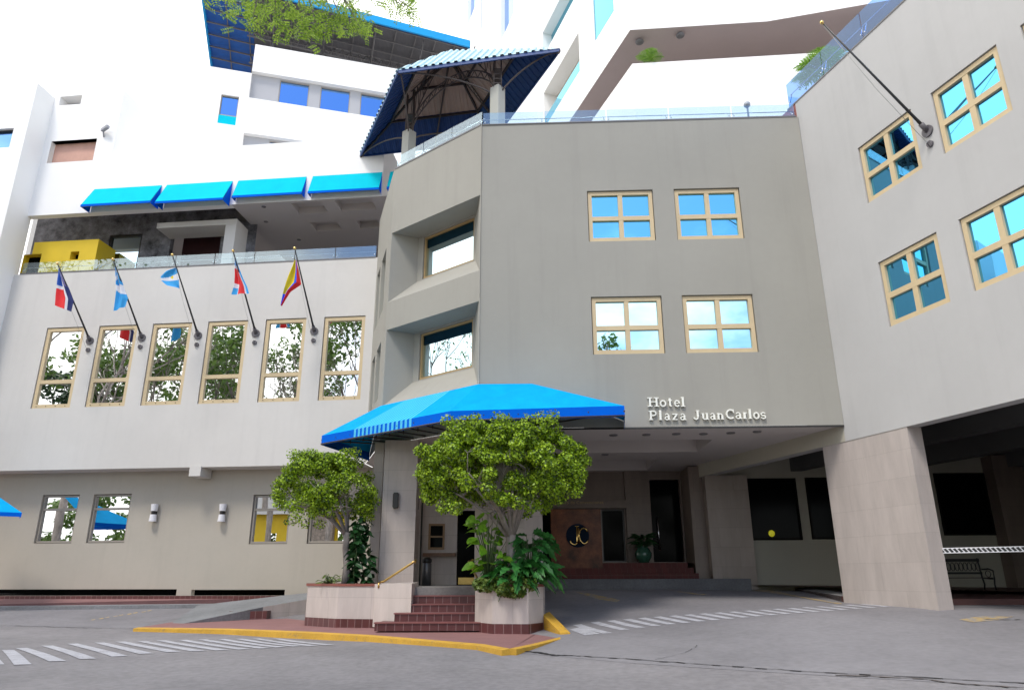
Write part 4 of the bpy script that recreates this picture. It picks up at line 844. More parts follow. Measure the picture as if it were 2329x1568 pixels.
cap_h = .245
def letter(ch, x0, x1, base_px):
    (ua, z) = PG.uz(x0, base_px); ub = PG.uz(x1, base_px)[0]; mb = MB()
    for w, pts in GL[ch]:
        P = [(ua+(ub-ua)*p[0], z+cap_h*p[1]) for p in pts]
        for i, (a, b) in enumerate(zip(P, P[1:])):
            e = .0006*(i % 3); SB(mb, PG, a, b, w*cap_h, -.065-e-w*.01, -.012)
    return mb
rowsx = [('Hotel', [(300, 470), (475, 575), (595, 660), (685, 775), (783, 850)], 292), ('Plaza', [(320, 440), (465, 512), (545, 632), (655, 745), (770, 862)], 486), ('Juan', [(968, 1058), (1088, 1188), (1208, 1292), (1312, 1408)], 480), ('Carlos', [(1438, 1568), (1575, 1672), (1690, 1758), (1765, 1818), (1835, 1928), (1937, 2027)], 468)]
for wd, bx, bl in rowsx:
    for ch, (x0, x1) in zip(wd, bx): letter(ch, 1425.6+x0/6.399, 1425.6+x1/6.399, 879.6+bl/6.399).build('letter', sm, sg)
# ================================================================== ROOF GAZEBO
gz = thing('gazebo', 'rooftop gazebo with corrugated pale blue roof on grey posts', 'gazebo', (-2.2, 21.5, 14))
ze = 17.5; P1, P2_, P3 = hz(820, 353, ze), hz(906, 163, ze), hz(1273, 113, ze); P4 = P3+(P1-P2_); AP = Vector((-2.25, 21.45, 19.85))
def corrug(mb, a, b, c, pitch, amp, mi=0, lift=0, t_from=0, t_to=1):
    """ribbed sheet on triangle a-b (eave), c (apex)"""
    e = (b-a); L = e.length; e = e/L; h = c-a; ea = h.dot(e); fd = h-e*ea; fa = fd.length; fd = fd/fa; nrm = e.cross(fd)
    if nrm.z < 0: nrm = -nrm
    n = max(2, int(L/pitch)); prof = [(0, 0), (.45, 0), (.55, 1), (.9, 1)]
    xs = [((i+p)/n*L, q) for i in range(n) for p, q in prof]+[(L, 0)]
    fm = lambda x: fa*x/ea if x < ea else fa*(L-x)/(L-ea)
    for (x0, q0), (x1, q1) in zip(xs, xs[1:]):
        f0, f1 = fm(x0), fm(x1); g0, g1 = min(fa*t_from, f0), min(fa*t_from, f1); h0, h1 = min(f0, fa*t_to), min(f1, fa*t_to)
        if h0-g0 < 1e-4 and h1-g1 < 1e-4: continue
        P = lambda x, f, q: a+e*x+fd*f+nrm*(q*amp+lift)
        mb.face([P(x0, g0, q0), P(x1, g1, q1), P(x1, h1, q1), P(x0, h0, q0)], mi)
mb = MB(); cs = [P1, P2_, P3, P4]
for i in range(4): corrug(mb, cs[i], cs[(i+1) % 4], AP, .25, .05, 0, .05)
mb.build('roof', sheet_m, gz)
mb = MB()
for i in range(4):
    corrug(mb, cs[i], cs[(i+1) % 4], AP, .25, .03, 0, -.03, 0, .36); corrug(mb, cs[i], cs[(i+1) % 4], AP, .25, .03, 1, -.03, .36, 1)
mb.build('ceiling', [navy_m, tan_m], gz)
mb = MB()
for i in range(4): a, b = cs[i], cs[(i+1) % 4]; mb.bar(a+Vector((0, 0, -.02)), b+Vector((0, 0, -.02)), .05, .12)
mb.build('eave_trim', navy_m, gz)
pa = Vector((-.1675*22.0, 22.0, 14)); pb = Vector((-.0228*19.6, 19.6, 14)); ctr = AP.copy(); pc = Vector((ctr.x*2-pa.x, ctr.y*2-pa.y+1.6, 14)); pd = Vector((pa.x-1.3+1.6, pa.y+3.2, 14)); pc = pb+(pd-pa)
def zroof(p):                                       # underside height of the pyramid over a plan point
    best = 99
    for i in range(4):
        a, b = cs[i], cs[(i+1) % 4]; n = (b-a).cross(AP-a); best = min(best, a.z-((p.x-a.x)*n.x+(p.y-a.y)*n.y)/n.z)
    return best-.08
for p in (pa, pb, pd, pc):
    b = MB(); b.box((p.x, p.y, 15.42), (.36, .36, 2.84), AT); b.build('post', mat('post_grey', (.42, .42, .38), .8, .05, 1), gz, bevel=.02)
def truss(mb, pts_a, pts_b, r=.025, nlace=10):
    mb.tube(pts_a, r, 6); mb.tube(pts_b, r, 6)
    def at(pts, t): t = t*(len(pts)-1); i = min(int(t), len(pts)-2); return pts[i].lerp(pts[i+1], t-i)
    for i in range(nlace): mb.tube([at(pts_a, i/nlace), at(pts_b, (i+.5)/nlace)], r*.6, 4); mb.tube([at(pts_b, (i+.5)/nlace), at(pts_a, (i+1)/nlace)], r*.6, 4)
mb = MB()
for p in (pa, pb, pd, pc):
    top = Vector((p.x, p.y, 16.95)); 
    for dx, dy in ((.12, .12), (-.12, .12), (.12, -.12), (-.12, -.12)): mb.tube([(p.x+dx, p.y+dy, 16.8), (p.x+dx, p.y+dy, zroof(Vector((p.x+dx, p.y+dy, 0)))-.02)], .022, 5)
    for zz in (16.95, 17.12, 17.3, 17.5): mb.box((p.x, p.y, zz), (.27, .27, .03))
    A = [top.lerp(AP, t)+Vector((0, 0, .35*math.sin(math.pi*t)))+Vector((0, 0, (0))) for t in [i/8 for i in range(9)]]
    A = [Vector((q.x, q.y, min(q.z, zroof(q)-.35*t))) for q, t in zip(A, [i/8 for i in range(9)])]; B = [Vector((q.x, q.y, zroof(q)-.02)) for q in A]; truss(mb, A, B, .022, 9)
    for cnr in cs:
        if (cnr-p).xy.length > 5.2 or p not in (pa, pb): continue
        e_ = cnr.lerp(AP, .04)
        pts = []
        for i in range(9):
            t = i/8; q = Vector((p.x, p.y, 16.5)).lerp(Vector((e_.x, e_.y, 0)), t); zc_ = 16.5+(zroof(Vector((e_.x, e_.y, 0)))-16.5)*math.sin(t*math.pi/2)**.75; pts.append(Vector((q.x, q.y, min(zc_, zroof(q)-.03))))
        mb.tube(pts, .03, 6)
for a, b in ((pa, pb),):
    A = [Vector((a.x+(b.x-a.x)*t, a.y+(b.y-a.y)*t, 16.7+1.3*math.sin(math.pi*t)**.6)) for t in [i/12 for i in range(13)]]; A = [Vector((q.x, q.y, min(q.z, zroof(q)-.05))) for q in A]
    B = [Vector((q.x, q.y, min(q.z+.28, zroof(q)-.02))) for q in A]; truss(mb, A, B, .025, 14)
mb.build('truss', mat('truss_brown_grey', (.11, .09, .085), .6, .1, 3), gz)
mb = MB()
for f in (.36, .68):
    q = [c.lerp(AP, f)+Vector((0, 0, -.09)) for c in cs]
    for i in range(4): mb.bar(q[i], q[(i+1) % 4], .06, .08)
for c in cs: mb.bar(c+Vector((0, 0, -.08)), AP+Vector((0, 0, -.1)), .06, .1)
mb.build('purlin', steel_dk, gz)
# ================================================================== BACK TOWER with the blue metal roof
bt = thing('hotel_tower', 'white tower behind with ribbon windows under a big blue metal roof', 'building', (-9, 36, 18))
PC = Pl((-10.78, 34), rad(15.2))
uC0 = PC.uz(568, 200)[0]; mb = MB(); zT = PC.uz(583, 101)[1]; zT2 = PC.uz(573, 160)[1]
wz = [PC.uz(635, 172)[1], PC.uz(628, 234)[1]]; wr = [(PC.uz(634, 200)[0], PC.uz(702, 210)[0]), (PC.uz(727, 225)[0], PC.uz(795, 235)[0]), (PC.uz(819, 240)[0], PC.uz(888, 250)[0])]
bandu = (uC0, PC.uz(930, 250)[0]); zband = (PC.uz(568, 222)[1], PC.uz(573, 161)[1])
w2z = (PC.uz(600, 322)[1]-1.3, PC.uz(568, 303)[1])
wall(mb, PC, uC0, uC0+24, 14, zT, [(bandu[0]+.001, bandu[1], zband[0], zband[1], .3), (uC0+.001, PC.uz(735, 320)[0], w2z[0], w2z[1], .3)], .3)
lw = (PC.uz(499, 230)[0], PC.uz(541, 230)[0], PC.uz(497, 273)[1]-.02, PC.uz(520, 210)[1]); k = .02
wall(mb, PC.off(.25), uC0-9, uC0-.02, 14, zT2, [lw], .25)
mb.face([PC.P(uC0, zT2-6), PC.P(uC0, zT2-6, 4), PC.P(uC0, zT, 4), PC.P(uC0, zT)])
mb.face([PC.P(uC0, 14), PC.P(uC0, 14, .26), PC.P(uC0, zT, .26), PC.P(uC0, zT)])
mb.build('wall', stucco_white, bt)
mb = MB(); PCb = PC.off(.29)
wall(mb, PCb, bandu[0], bandu[1], zband[0], zband[1], [(a, b, zband[0]+.12, zband[1]-.08) for a, b in wr], .1)
mb.build('band_wall', stucco_grey, bt); mb = MB(); w2 = (PC.uz(613, 308)[0], PC.uz(686, 312)[0]); wall(mb, PCb, uC0, PC.uz(740, 320)[0], w2z[0], w2z[1], [(w2[0], w2[1], w2z[0], w2z[1]-.1)], .1)
mb.build('band_wall', stucco_grey, bt)
for a, b in wr: window(bt, PCb, a, b, zband[0]+.12, zband[1]-.08, .09, mat('window_frame_grey', (.3, .27, .23)), glassB, fw=.05)
window(bt, PCb, w2[0], w2[1], w2z[0], w2z[1]-.1, .09, mat('window_frame_grey', (.3, .27, .23)), glassB, fw=.05)
zm_ = PC.uz(500, 253)[1]; ww = window(bt, PC.off(.25), lw[0], lw[1], zm_, lw[3], .15, mat('window_frame_grey', (.3, .27, .23)), glassB, fw=.05)
mb = MB(); mb.slab(PC.off(.25), lw[0], lw[1], lw[2], zm_-.02, .05, .12); mb.build('spandrel', cyan_f, bt)
zr = 33.9
ea, eb = hz(740, 13, zr), hz(1068, 99, zr); ed = (eb-ea).normalized(); le1, le2 = hz(482, 147, zr), hz(465, 14, zr); ld_ = (le1-le2).normalized()
# corner where the front eave and the left edge meet
den = ed.x*ld_.y-ed.y*ld_.x; t = ((le2.x-ea.x)*ld_.y-(le2.y-ea.y)*ld_.x)/den; cn = ea+ed*t
fr_r = eb; bk_r = eb+ld_*9; bk_l = cn+ld_*14
mb = MB(); roofq = [cn, fr_r, bk_r, bk_l]
mb.hexa([p+Vector((0, 0, .0)) for p in roofq]+[p+Vector((0, 0, .15)) for p in roofq]); mb.build('roof', [mat('roof_underside', (.10, .10, .11), .6, .15, 2, stretch=(6, 1, 1))], bt)
mb = MB()
for a, b in ((cn, fr_r), (bk_l, cn), (fr_r, bk_r)):
    n = Vector(((b-a).y, -(b-a).x, 0)).normalized()*.05; mb.hexa([a+n+Vector((0, 0, -.32)), b+n+Vector((0, 0, -.32)), b-n+Vector((0, 0, -.32)), a-n+Vector((0, 0, -.32)), a+n+Vector((0, 0, .2)), b+n+Vector((0, 0, .2)), b-n+Vector((0, 0, .2)), a-n+Vector((0, 0, .2))])
mb.build('fascia', fascia_m, bt)
mb = MB(); z_ = Vector((0, 0, -.03))
w_ = 2.2
mb.face([bk_l+z_, cn+z_, cn+ed*w_*1.25+z_, bk_l+ed*w_*1.25+z_]); mb.face([cn+z_+ed*2.75, fr_r+z_, fr_r+ld_*.55+z_, cn+ed*2.75+ld_*.55+z_]); mb.build('blue_lining', mat('lining_blue', (.005, .10, .42), .5, .15, 2), bt)
mb = MB()
for i in range(1, 14): p = cn+ed*i*1.25; mb.bar(p+Vector((0, 0, -.12)), p+ld_*12+Vector((0, 0, -.12)), .06)
for i in range(0, 9): p = cn+ld_*(i*1.1+.3); q = fr_r+ld_*(i*1.1+.3); mb.bar(p+Vector((0, 0, -.2)), q+Vector((0, 0, -.2)), .07)
for kf in (3.0, 5.5):
    a, b = cn+ld_*kf+ed*2.5, fr_r+ld_*kf; A = [a.lerp(b, i/10)+Vector((0, 0, -.35)) for i in range(11)]; B = [a.lerp(b, i/10)+Vector((0, 0, -1.0)) for i in range(11)]; truss(mb, A, B, .05, 26)
for i in range(5):
    a = cn+ed*(4+i*3); mb.tube([a+ld_*.6+Vector((0, 0, -.2)), a+ld_*3+Vector((0, 0, -1.0))], .04, 5); mb.tube([a+ld_*3+Vector((0, 0, -.3)), a+ld_*3+Vector((0, 0, -4))], .08, 6)
mb.build('truss', steel_gr, bt)
# ================================================================== RIGHT BACK TOWER
rt = thing('hotel_tower', 'tall white tower at the upper right with a deep mauve soffit', 'building', (8, 30, 14))
PE = Pl((5.36, 26), rad(-4.7)); PD = Pl((5.36, 26), rad(-71.8))    # front and left side
z1 = PE.uz(1437, 145)[1]; z2 = PE.uz(1440, 68)[1]
mb = MB(); PD2 = PD
wall(mb, PE, -.0, 16, 13, z1, [], 0); wall(mb, PD, -22, 0, 13, z1, [], 0)
mb.face([PE.P(0, z1), PE.P(16, z1), PE.P(16, z1, .25), PD.P(-.25, z1, .25)]); mb.face([PD.P(0, z1), PD.P(-.25, z1, .25), PD.P(-22, z1, .25), PD.P(-22, z1)])
uD = lambda x, y: PD.uz(x, y)[0]
W2 = (uD(1237, 245), uD(1317, 110), (PD.uz(1245, 281)[1]+PD.uz(1319, 160)[1])/2, (PD.uz(1237, 211)[1]+PD.uz(1316, 73)[1])/2)
W1 = (uD(1234, 85), uD(1300, 20), PD.uz(1245, 112)[1], PD.uz(1234, 75)[1]+.0)
W3 = (uD(1350, 40), uD(1396, 20), (PD.uz(1351, 98)[1]+PD.uz(1396, 26)[1])/2, 48)
ul = uD(1214, 120)
print('RT', W1, W2, W3, z1, z2, ul)
hs = [W2, W3, (W1[0], W1[1]+3, W1[2], W1[3])]
hs = [(a, b, c, d) for a, b, c, d in hs if b > a and d > c]
wall(mb, PD, ul, 0, z2, 50, hs, .9)
wall(mb, PE, 0, PE.uz(1745, 50)[0], z2, 50, [], 0)
uj = PE.uz(1745, 50)[0]; PJ = Pl(tuple(PE.P(uj, 0))[:2], rad(-14)); 
wall(mb, PJ, 0, 14, z2, 50, [], 0)
mb.build('wall', stucco_white, rt)
mb = MB(); mb.face([PE.P(0, z2+.02), PE.P(uj, z2+.02), PJ.P(14, z2+.02), PJ.P(14, z2+.02, 14), PD.P(-22, z2+.02)]); mb.build('soffit', pink_m, rt)
mb = MB(); mb.slab(PD.off(4.5), -22, -4.6, z1-3, z2, 0, .2); mb.slab(PE.off(4.5), 3, 16, z1-3, z2, 0, .2); mb.build('inner_wall', pink_m, rt)
oc = mat('ochre_wash', (.42, .31, .15), .85, .1, 1)
mb = MB()
for x, y in ((1455, 125), (1548, 110)):
    p = hz(x, y-22, z2-.3); mb = MB(); mb.sphere((p.x, p.y, z2-.12), .2, 12, sc=(1, 1, .5)); mb.build('ceiling_lamp', steel_gr, rt)
pass
mb = MB()
for i, (a, b, c, d) in enumerate(hs):
    kk_ = .85
    if i == 0: mb.slab(PD, a, b, c+.0, c+(d-c)*.30, .06, .11)
    elif i == 1: mb.slab(PD, a, b, c, d, .05, .1)
    else: mb.slab(PD, a, b, c, d, .6, .65)
mb.build('window_strip', mirror('glass_teal', (.10, .45, .60)), rt)
mb = MB()
for i, (a, b, c, d) in enumerate(hs): mb.slab(PD, a, b, c, d, .86, .9)
mb.build('recess_wall', mat('recess_beige', (.50, .45, .38), .85, .05, 1), rt)
# white mass further left behind the gazebo, with narrow slanting windows
mb = MB(); pU = PD.P(ul, 0); PF = Pl((pU.x, pU.y), rad(-4.7)); PF0 = Pl((pU.x, pU.y), rad(-4.7)); ww_ = PF.uz(1172, 80)[0]
wall(mb, PF, ww_, 0, 14, 50, [], 0)
PH = Pl(tuple(PF.P(ww_, 0))[:2], rad(-71.8)); 
hh = []
for xa, xb, ya in ((1139, 1168, 96), (1092, 1097, 75), (1063, 1082, 62)):
    a, b = PH.uz(xa, ya)[0], PH.uz(xb, ya)[0]; hh.append((a, b, PH.uz(xa, ya)[1], 60))
wall(mb, PH, PH.uz(1058, 80)[0], 0, 14, 60, hh, .4); mb.build('wall', stucco_white, rt)
mb = MB()
for a, b, c, d in hh: mb.slab(PH, a, b, c, d, .3, .35)
mb.build('window_strip', glassB, rt)
# ================================================================== FLAG POLES AND FLAGS
nL, nR = PL.n, PR.n
def make_pole(label, base, tip, group, sc=1.0, nrm=nL):
    t = thing('flag_pole', label, 'flag pole', tuple(base), group); v = tip-base
    mb = MB(); mb.tube([base-v*.0, base+v*.12, tip], [.048*sc, .036*sc, .018*sc], 10); mb.build('pole', pole_m, t)
    mb = MB(); mb.sphere(tip+v.normalized()*.05, .05*sc, 10); mb.tube([tip, tip+v.normalized()*.05], .02*sc, 6); mb.build('finial', gold, t)
    mb = MB(); r = .15*sc; mb.tube([base-nrm*.0, base+nrm*.04], r, 20); mb.tube([base, base+v*.07], .065*sc, 12); mb.build('bracket', mat('bracket_grey', (.12, .11, .12), .5, .2, 5), t)
    c = base-Vector((0, 0, .36*sc))+nrm*.0; mb = MB(); mb.tube([c, c+nrm*.05], .085*sc, 14); mb.tube([c+nrm*.05+Vector((0, 0, .05)), c+nrm*.12, c+nrm*.05-Vector((0, 0, .06))], .012, 6); mb.build('cleat', mat('bracket_grey', (.12, .11, .12)), t)
    mb = MB(); s_ = tip+Vector((0, 0, -.06)); e_ = c+nrm*.09; mb.tube([s_, s_.lerp(e_, .5)+Vector((0, 0, -.12)), e_], .006, 4); mb.build('halyard', mat('rope', (.4, .4, .38), .9), t)
poles = [((205, 775), (132, 602)), ((323, 768), (258, 592)), ((451, 763), (393, 582)), ((582, 758), (531, 573)), ((715, 753), (671, 567))]
fl_names = ['red, white and blue quartered flag', 'blue and white striped drooping flag', 'billowing light blue and white flag', 'limp blue, white and red flag', 'yellow, blue and red flag']
tips = []
for (b, t_), nm_ in zip(poles, fl_names):
    B = PL.hit(*b); m_ = Pl((B.x, B.y), AL+math.pi/2); T_ = m_.hit(*t_); T_ = EYE+ray(*t_)*(((B-EYE).dot(PL.d))/(ray(*t_).dot(PL.d))); tips.append((B, T_)); make_pole('slim dark wall pole carrying the '+nm_, B, T_, 'flag poles over the tall windows')
B = PR.hit(2110.7, 298.7); T_ = EYE+ray(1872.6, 54.7)*(((B-EYE).dot(PR.d))/(ray(1872.6, 54.7).dot(PR.d)))
make_pole('long bare dark flag pole with gold ball on the light grey right wing', B, T_, None, .95, nR)
def fc(x, y): return (91+x/3.49, 576.3+y/3.49)
def flag(label, L, Rr, colf, cols, plane, amp=.05, waves=3.0, nu_=26, nv=34):
    """cloth between two edge polylines, hanging near the given vertical plane, with folds"""
    def at(pts, t): t = t*(len(pts)-1); i = min(int(t), len(pts)-2); f = t-i; return (pts[i][0]*(1-f)+pts[i+1][0]*f, pts[i][1]*(1-f)+pts[i+1][1]*f)
    V = []; Fc = []; Mi = []
    for j in range(nv+1):
        v = j/nv; a, b = at(L, v), at(Rr, v)
        for i in range(nu_+1):
            u = i/nu_; p = plane.hit(*fc(a[0]+(b[0]-a[0])*u, a[1]+(b[1]-a[1])*u)); w = amp*math.sin(u*math.pi*waves+v*2.2)+amp*.5*math.sin(u*9+v*5); V.append(p+plane.n*w*min(1, v*3+.2))
    mb = MB(); mb.v = [tuple(p) for p in V]
    for j in range(nv):
        for i in range(nu_): mb.f.append((j*(nu_+1)+i, j*(nu_+1)+i+1, (j+1)*(nu_+1)+i+1, (j+1)*(nu_+1)+i)); mb.m.append(colf((i+.5)/nu_, (j+.5)/nv)); mb.sm.append(True)
    o = mb.build('flag', cols); tag(o, label, 'flag'); return o
def fm_(n, c): return mat('cloth_'+n, c, .75, .05, 3)
cB, cW, cR_, cN, cSB, cY, cRB, cG = fm_('blue', (.02, .10, .45)), fm_('white', (.72, .72, .76)), fm_('red', (.72, .02, .025)), fm_('navy', (.01, .02, .12)), fm_('sky', (.03, .33, .70)), fm_('yellow', (.80, .60, .01)), fm_('royal', (.01, .10, .75)), fm_('crimson', (.50, .01, .06))
def fplane(i, f=.75): B, T_ = tips[i]; q = B.lerp(T_, f); return Pl((q.x, q.y), AL)
flag('red white and navy flag with white cross, on the leftmost pole', [(150, 120), (146, 200), (140, 270), (128, 340), (120, 412)], [(158, 120), (190, 200), (225, 280), (262, 370), (246, 460)],
     lambda u, v: (1 if .43 < v < .52 and u < .75 else (1 if .62 < u < .74 else (0 if v < .43 and u < .62 else (2 if u < .62 else (4 if v < .45 else 3))))), [cB, cW, cR_, cN, fm_('violet', (.16, .14, .32))], fplane(0))
flag('blue white blue striped flag hanging limp, second from the left', [(596, 110), (606, 200), (612, 300), (600, 370), (585, 456)], [(602, 110), (640, 200), (668, 290), (692, 350), (676, 418)], lambda u, v: 0 if (v < .38 and u > .25*0) and not (.24 < v+.25*u < .33) else (1 if v-.25*u < .48 and v < .62 else 0), [cSB, cW], fplane(1))
flag('light blue and white flag with a small sun, bellied out by wind', [(1076, 112), (1010, 140), (966, 190), (970, 220), (1010, 255), (1085, 270)], [(1082, 120), (1092, 150), (1100, 180), (1108, 210), (1112, 240), (1116, 276)],
     lambda u, v: (2 if ((u-.58)**2*2.2+(v-.42)**2*2.0 < .014) else (1 if (.24+.25*(1-u) < v < .60) else 0)), [cSB, cW, cY], fplane(2), .06, 2)
flag('narrow blue white and red flag, second from the right of the row', [(1548, 40), (1550, 110), (1552, 180), (1545, 250), (1520, 326)], [(1556, 40), (1575, 110), (1605, 190), (1640, 260), (1658, 314)], lambda u, v: 0 if v < .22 or (v > .82 and u < .3) or u > .86 else (1 if v < .3 or (v > .72 and u < .36) or u > .78 else 2), [cSB, cW, cR_], fplane(3))
flag('yellow blue and red striped flag on the rightmost pole of the row', [(2022, 50), (1995, 130), (1965, 210), (1935, 300), (1910, 412)], [(2034, 50), (2052, 130), (2068, 240), (1985, 300), (1918, 414)], lambda u, v: 0 if u+v*.42 < .66 and not v > .78 else (1 if u+v*.42 < .93 else 2), [cY, cRB, cR_], fplane(4))
# ================================================================== VEGETATION
def leafcloud(name, m, centers, n, size, spread, parent=None, seed=1, flat=.6, aspect=1.6, up=.5, wts=None):
    """n leaf-sized quads spread round the given clump centres"""
    r = np.random.RandomState(seed); cs_ = np.array([tuple(c) for c in centers], float); idx = r.choice(len(cs_), n, p=None if wts is None else np.array(wts)/np.sum(wts))
    d = r.normal(size=(n, 3)); d /= np.linalg.norm(d, axis=1)[:, None]; rad_ = spread*r.uniform(.25, 1, n)**.5; off = d*rad_[:, None]; off[:, 2] *= flat
    p = cs_[idx]+off; nrm = d*.8+r.normal(size=(n, 3))*.55; nrm[:, 2] += up; nrm /= np.linalg.norm(nrm, axis=1)[:, None]
    a = np.cross(nrm, r.normal(size=(n, 3))); a /= np.linalg.norm(a, axis=1)[:, None]; b = np.cross(nrm, a)
    s = size*r.uniform(.6, 1.3, n)[:, None]; a = a*s*aspect/2; b = b*s/2
    V = np.stack([p-a, p-b*.9+a*.1, p+a, p+b*.9+a*.1], 1).reshape(-1, 3)
    if parent is not None:
        o0 = Vector((0, 0, 0)); q = parent
        while q is not None: o0 += q.location; q = q.parent
        V = V-np.array(o0)
    me = bpy.data.meshes.new(name); me.vertices.add(4*n); me.vertices.foreach_set('co', V.ravel()); me.loops.add(4*n); me.loops.foreach_set('vertex_index', np.arange(4*n)); me.polygons.add(n); me.polygons.foreach_set('loop_start', np.arange(0, 4*n, 4)); me.polygons.foreach_set('loop_total', np.full(n, 4)); me.update(calc_edges=True); me.validate()
    for mm in (m if isinstance(m, list) else [m]): me.materials.append(mm)
    if isinstance(m, list): me.polygons.foreach_set('material_index', r.choice(len(m), n, p=[.7]+[.3/(len(m)-1)]*(len(m)-1)))
    o = bpy.data.objects.new(name, me); C.objects.link(o)
    if parent is not None: o.parent = parent
    return o
box_l = leafmat('topiary_leaf', (.19, .33, .010), (.46, .64, .03)); box_d = leafmat('topiary_leaf_old', (.035, .075, .012), (.10, .16, .03))
def topiary(label, base, ztop_trunk, cc, rx, ry, rzz, seed, n, th=.11, forks=14, group='topiary trees in the planters', bare=.25, skew=0):
    t = thing('topiary_tree', label, 'tree', tuple(base), group); r = random.Random(seed)
    base = Vector(base); cc = Vector(cc); fork = Vector((base.x+r.uniform(-.05, .05), base.y, ztop_trunk)); mb = MB()
    mb.tube([base-Vector((0, 0, .1)), base.lerp(fork, .35)+Vector((.03, 0, 0)), base.lerp(fork, .7)-Vector((.03, 0, 0)), fork], [th*1.25, th, th*.9, th*1.0], 10); tipsb = []
    for i in range(forks):
        a = 2*math.pi*i/forks+r.uniform(-.2, .2); k = r.uniform(.5, .9); e = Vector((cc.x+rx*k*math.cos(a), cc.y+ry*k*math.sin(a), cc.z+rzz*r.uniform(-.35, .45)))
        m1 = fork.lerp(e, .3)+Vector((0, 0, .12)); m2 = fork.lerp(e, .65)+Vector((r.uniform(-.06, .06), r.uniform(-.06, .06), .1)); mb.tube([fork-Vector((0, 0, .12)), m1, m2, e], [th*.5, th*.34, th*.2, .012], 7); tipsb.append(e)
        for j in range(5):
            s = [m1, m2, e][r.randrange(3)]; q = s+Vector((r.uniform(-.5, .5), r.uniform(-.5, .5), r.uniform(.05, .45)))*rx/1.9; mb.tube([s, s.lerp(q, .5)+Vector((0, 0, .04)), q], [.018, .012, .006], 5)
            for _ in range(3):
                q2 = q+Vector((r.uniform(-.25, .25), r.uniform(-.25, .25), r.uniform(-.05, .3))); mb.tube([q, q2], [.008, .004], 4)
    mb.build('trunk', bark_m, t)
    cl = []; w = []
    for i in range(330):
        u, v = r.uniform(0, 2*math.pi), r.uniform(-.62 if r.random() < .7 else -.95, 1); h = v; rr = math.sqrt(max(0, 1-max(h, 0)**2.6)) if h > 0 else (1-.28*abs(h))
        k = r.choice([1, 1, 1, .88, .75, .6]); bmp = 1+(.10 if n > 40000 else .2)*math.sin(u*3+seed)+.08*math.sin(u*5+v*4+seed*2)+r.uniform(-.04, .07)
        p = Vector((cc.x+rx*rr*k*bmp*math.cos(u), cc.y+ry*rr*k*bmp*math.sin(u), cc.z+rzz*h+.06*math.sin(u*7)-skew*math.cos(u)*.2))
        if noise.noise(p*1.6+Vector((seed, 0, 0))) < (-.36 if n > 40000 else -.12): continue
        cl.append(p); w.append(1 if h > 0 else .75)
    for i in range(26): u = r.uniform(0, 6.28); k = r.uniform(.0, .85); cl.append(Vector((cc.x+rx*k*math.cos(u), cc.y+ry*k*math.sin(u), cc.z+rzz*math.sqrt(1-k*k*.8)))); w.append(1.2)
    for _ in range(34): cl.append(Vector((cc.x+rx*r.uniform(-.8, .8), cc.y+ry*r.uniform(-.8, .8), cc.z+rzz*r.uniform(.9, 1.1)))); w.append(.35)
    leafcloud('crown', [box_l, box_d], cl, n, .050, .20, t, seed, .8, 1.35, .5, w)
    tw = [Vector((cc.x+rx*r.uniform(-.8, .8), cc.y+ry*r.uniform(-.8, .8), cc.z+rzz*r.uniform(.9, 1.12))) for _ in range(30)]; pass
    return t
dR = 16.95; bx = ray(1165, 1320); bR = EYE+bx/bx.y*dR; bR.z = 1.4
def at_d(px, py, y): r = ray(px, py); return EYE+r/r.y*y
ccR = at_d(1142, 1072, 16.95)
topiary('large flat topped topiary tree right of the entrance stairs', bR, at_d(1165, 1215, 16.95).z, ccR, 1.80, 1.6, 1.02, 3, 76000, .12)
bL = at_d(785, 1322, 19.3); bL.z = 1.4; ccL = at_d(736, 1120, 19.5)
topiary('smaller darker topiary tree with thin crown left of the entrance stairs', bL, at_d(785, 1210, 19.3).z, ccL, 1.15, 1.1, .95, 8, 31000, .09, 7, skew=.5)
def bigleaf(mb, base, d, L, wd, droop=.35, mi=0, fold=.12, lobes=0, seg=5, roll=1.1):
    base = Vector(base); d = Vector(d).normalized(); side = d.cross(Vector((0, 0, 1))); side = side.normalized() if side.length > .05 else Vector((1, 0, 0)); up_ = side.cross(d); q_r = random.uniform(-roll, roll); side, up_ = side*math.cos(q_r)+up_*math.sin(q_r), up_*math.cos(q_r)-side*math.sin(q_r); pr = None
    for i in range(seg+1):
        t = i/seg; c = base+d*L*t+Vector((0, 0, -droop*L*t*t)); w = wd/2*math.sin(math.pi*min(1, (t*.86+.10)))**.7*(1-.35*t)
        if lobes and i % 2: w *= .55
        cur = (c-side*w+up_*w*fold, c, c+side*w+up_*w*fold)
        if pr: mb.face([pr[0], cur[0], cur[1], pr[1]], mi, True); mb.face([pr[1], cur[1], cur[2], pr[2]], mi, True)
        pr = cur
lf_a = leafmat('philodendron_leaf', (.015, .10, .018), (.05, .22, .04), .2); lf_b = leafmat('fig_leaf', (.08, .24, .01), (.24, .46, .03), .35); lf_c = leafmat('dark_leaf', (.008, .045, .010), (.02, .085, .02), .1); lf_d = leafmat('ground_leaf', (.06, .12, .012), (.2, .28, .05), .3)
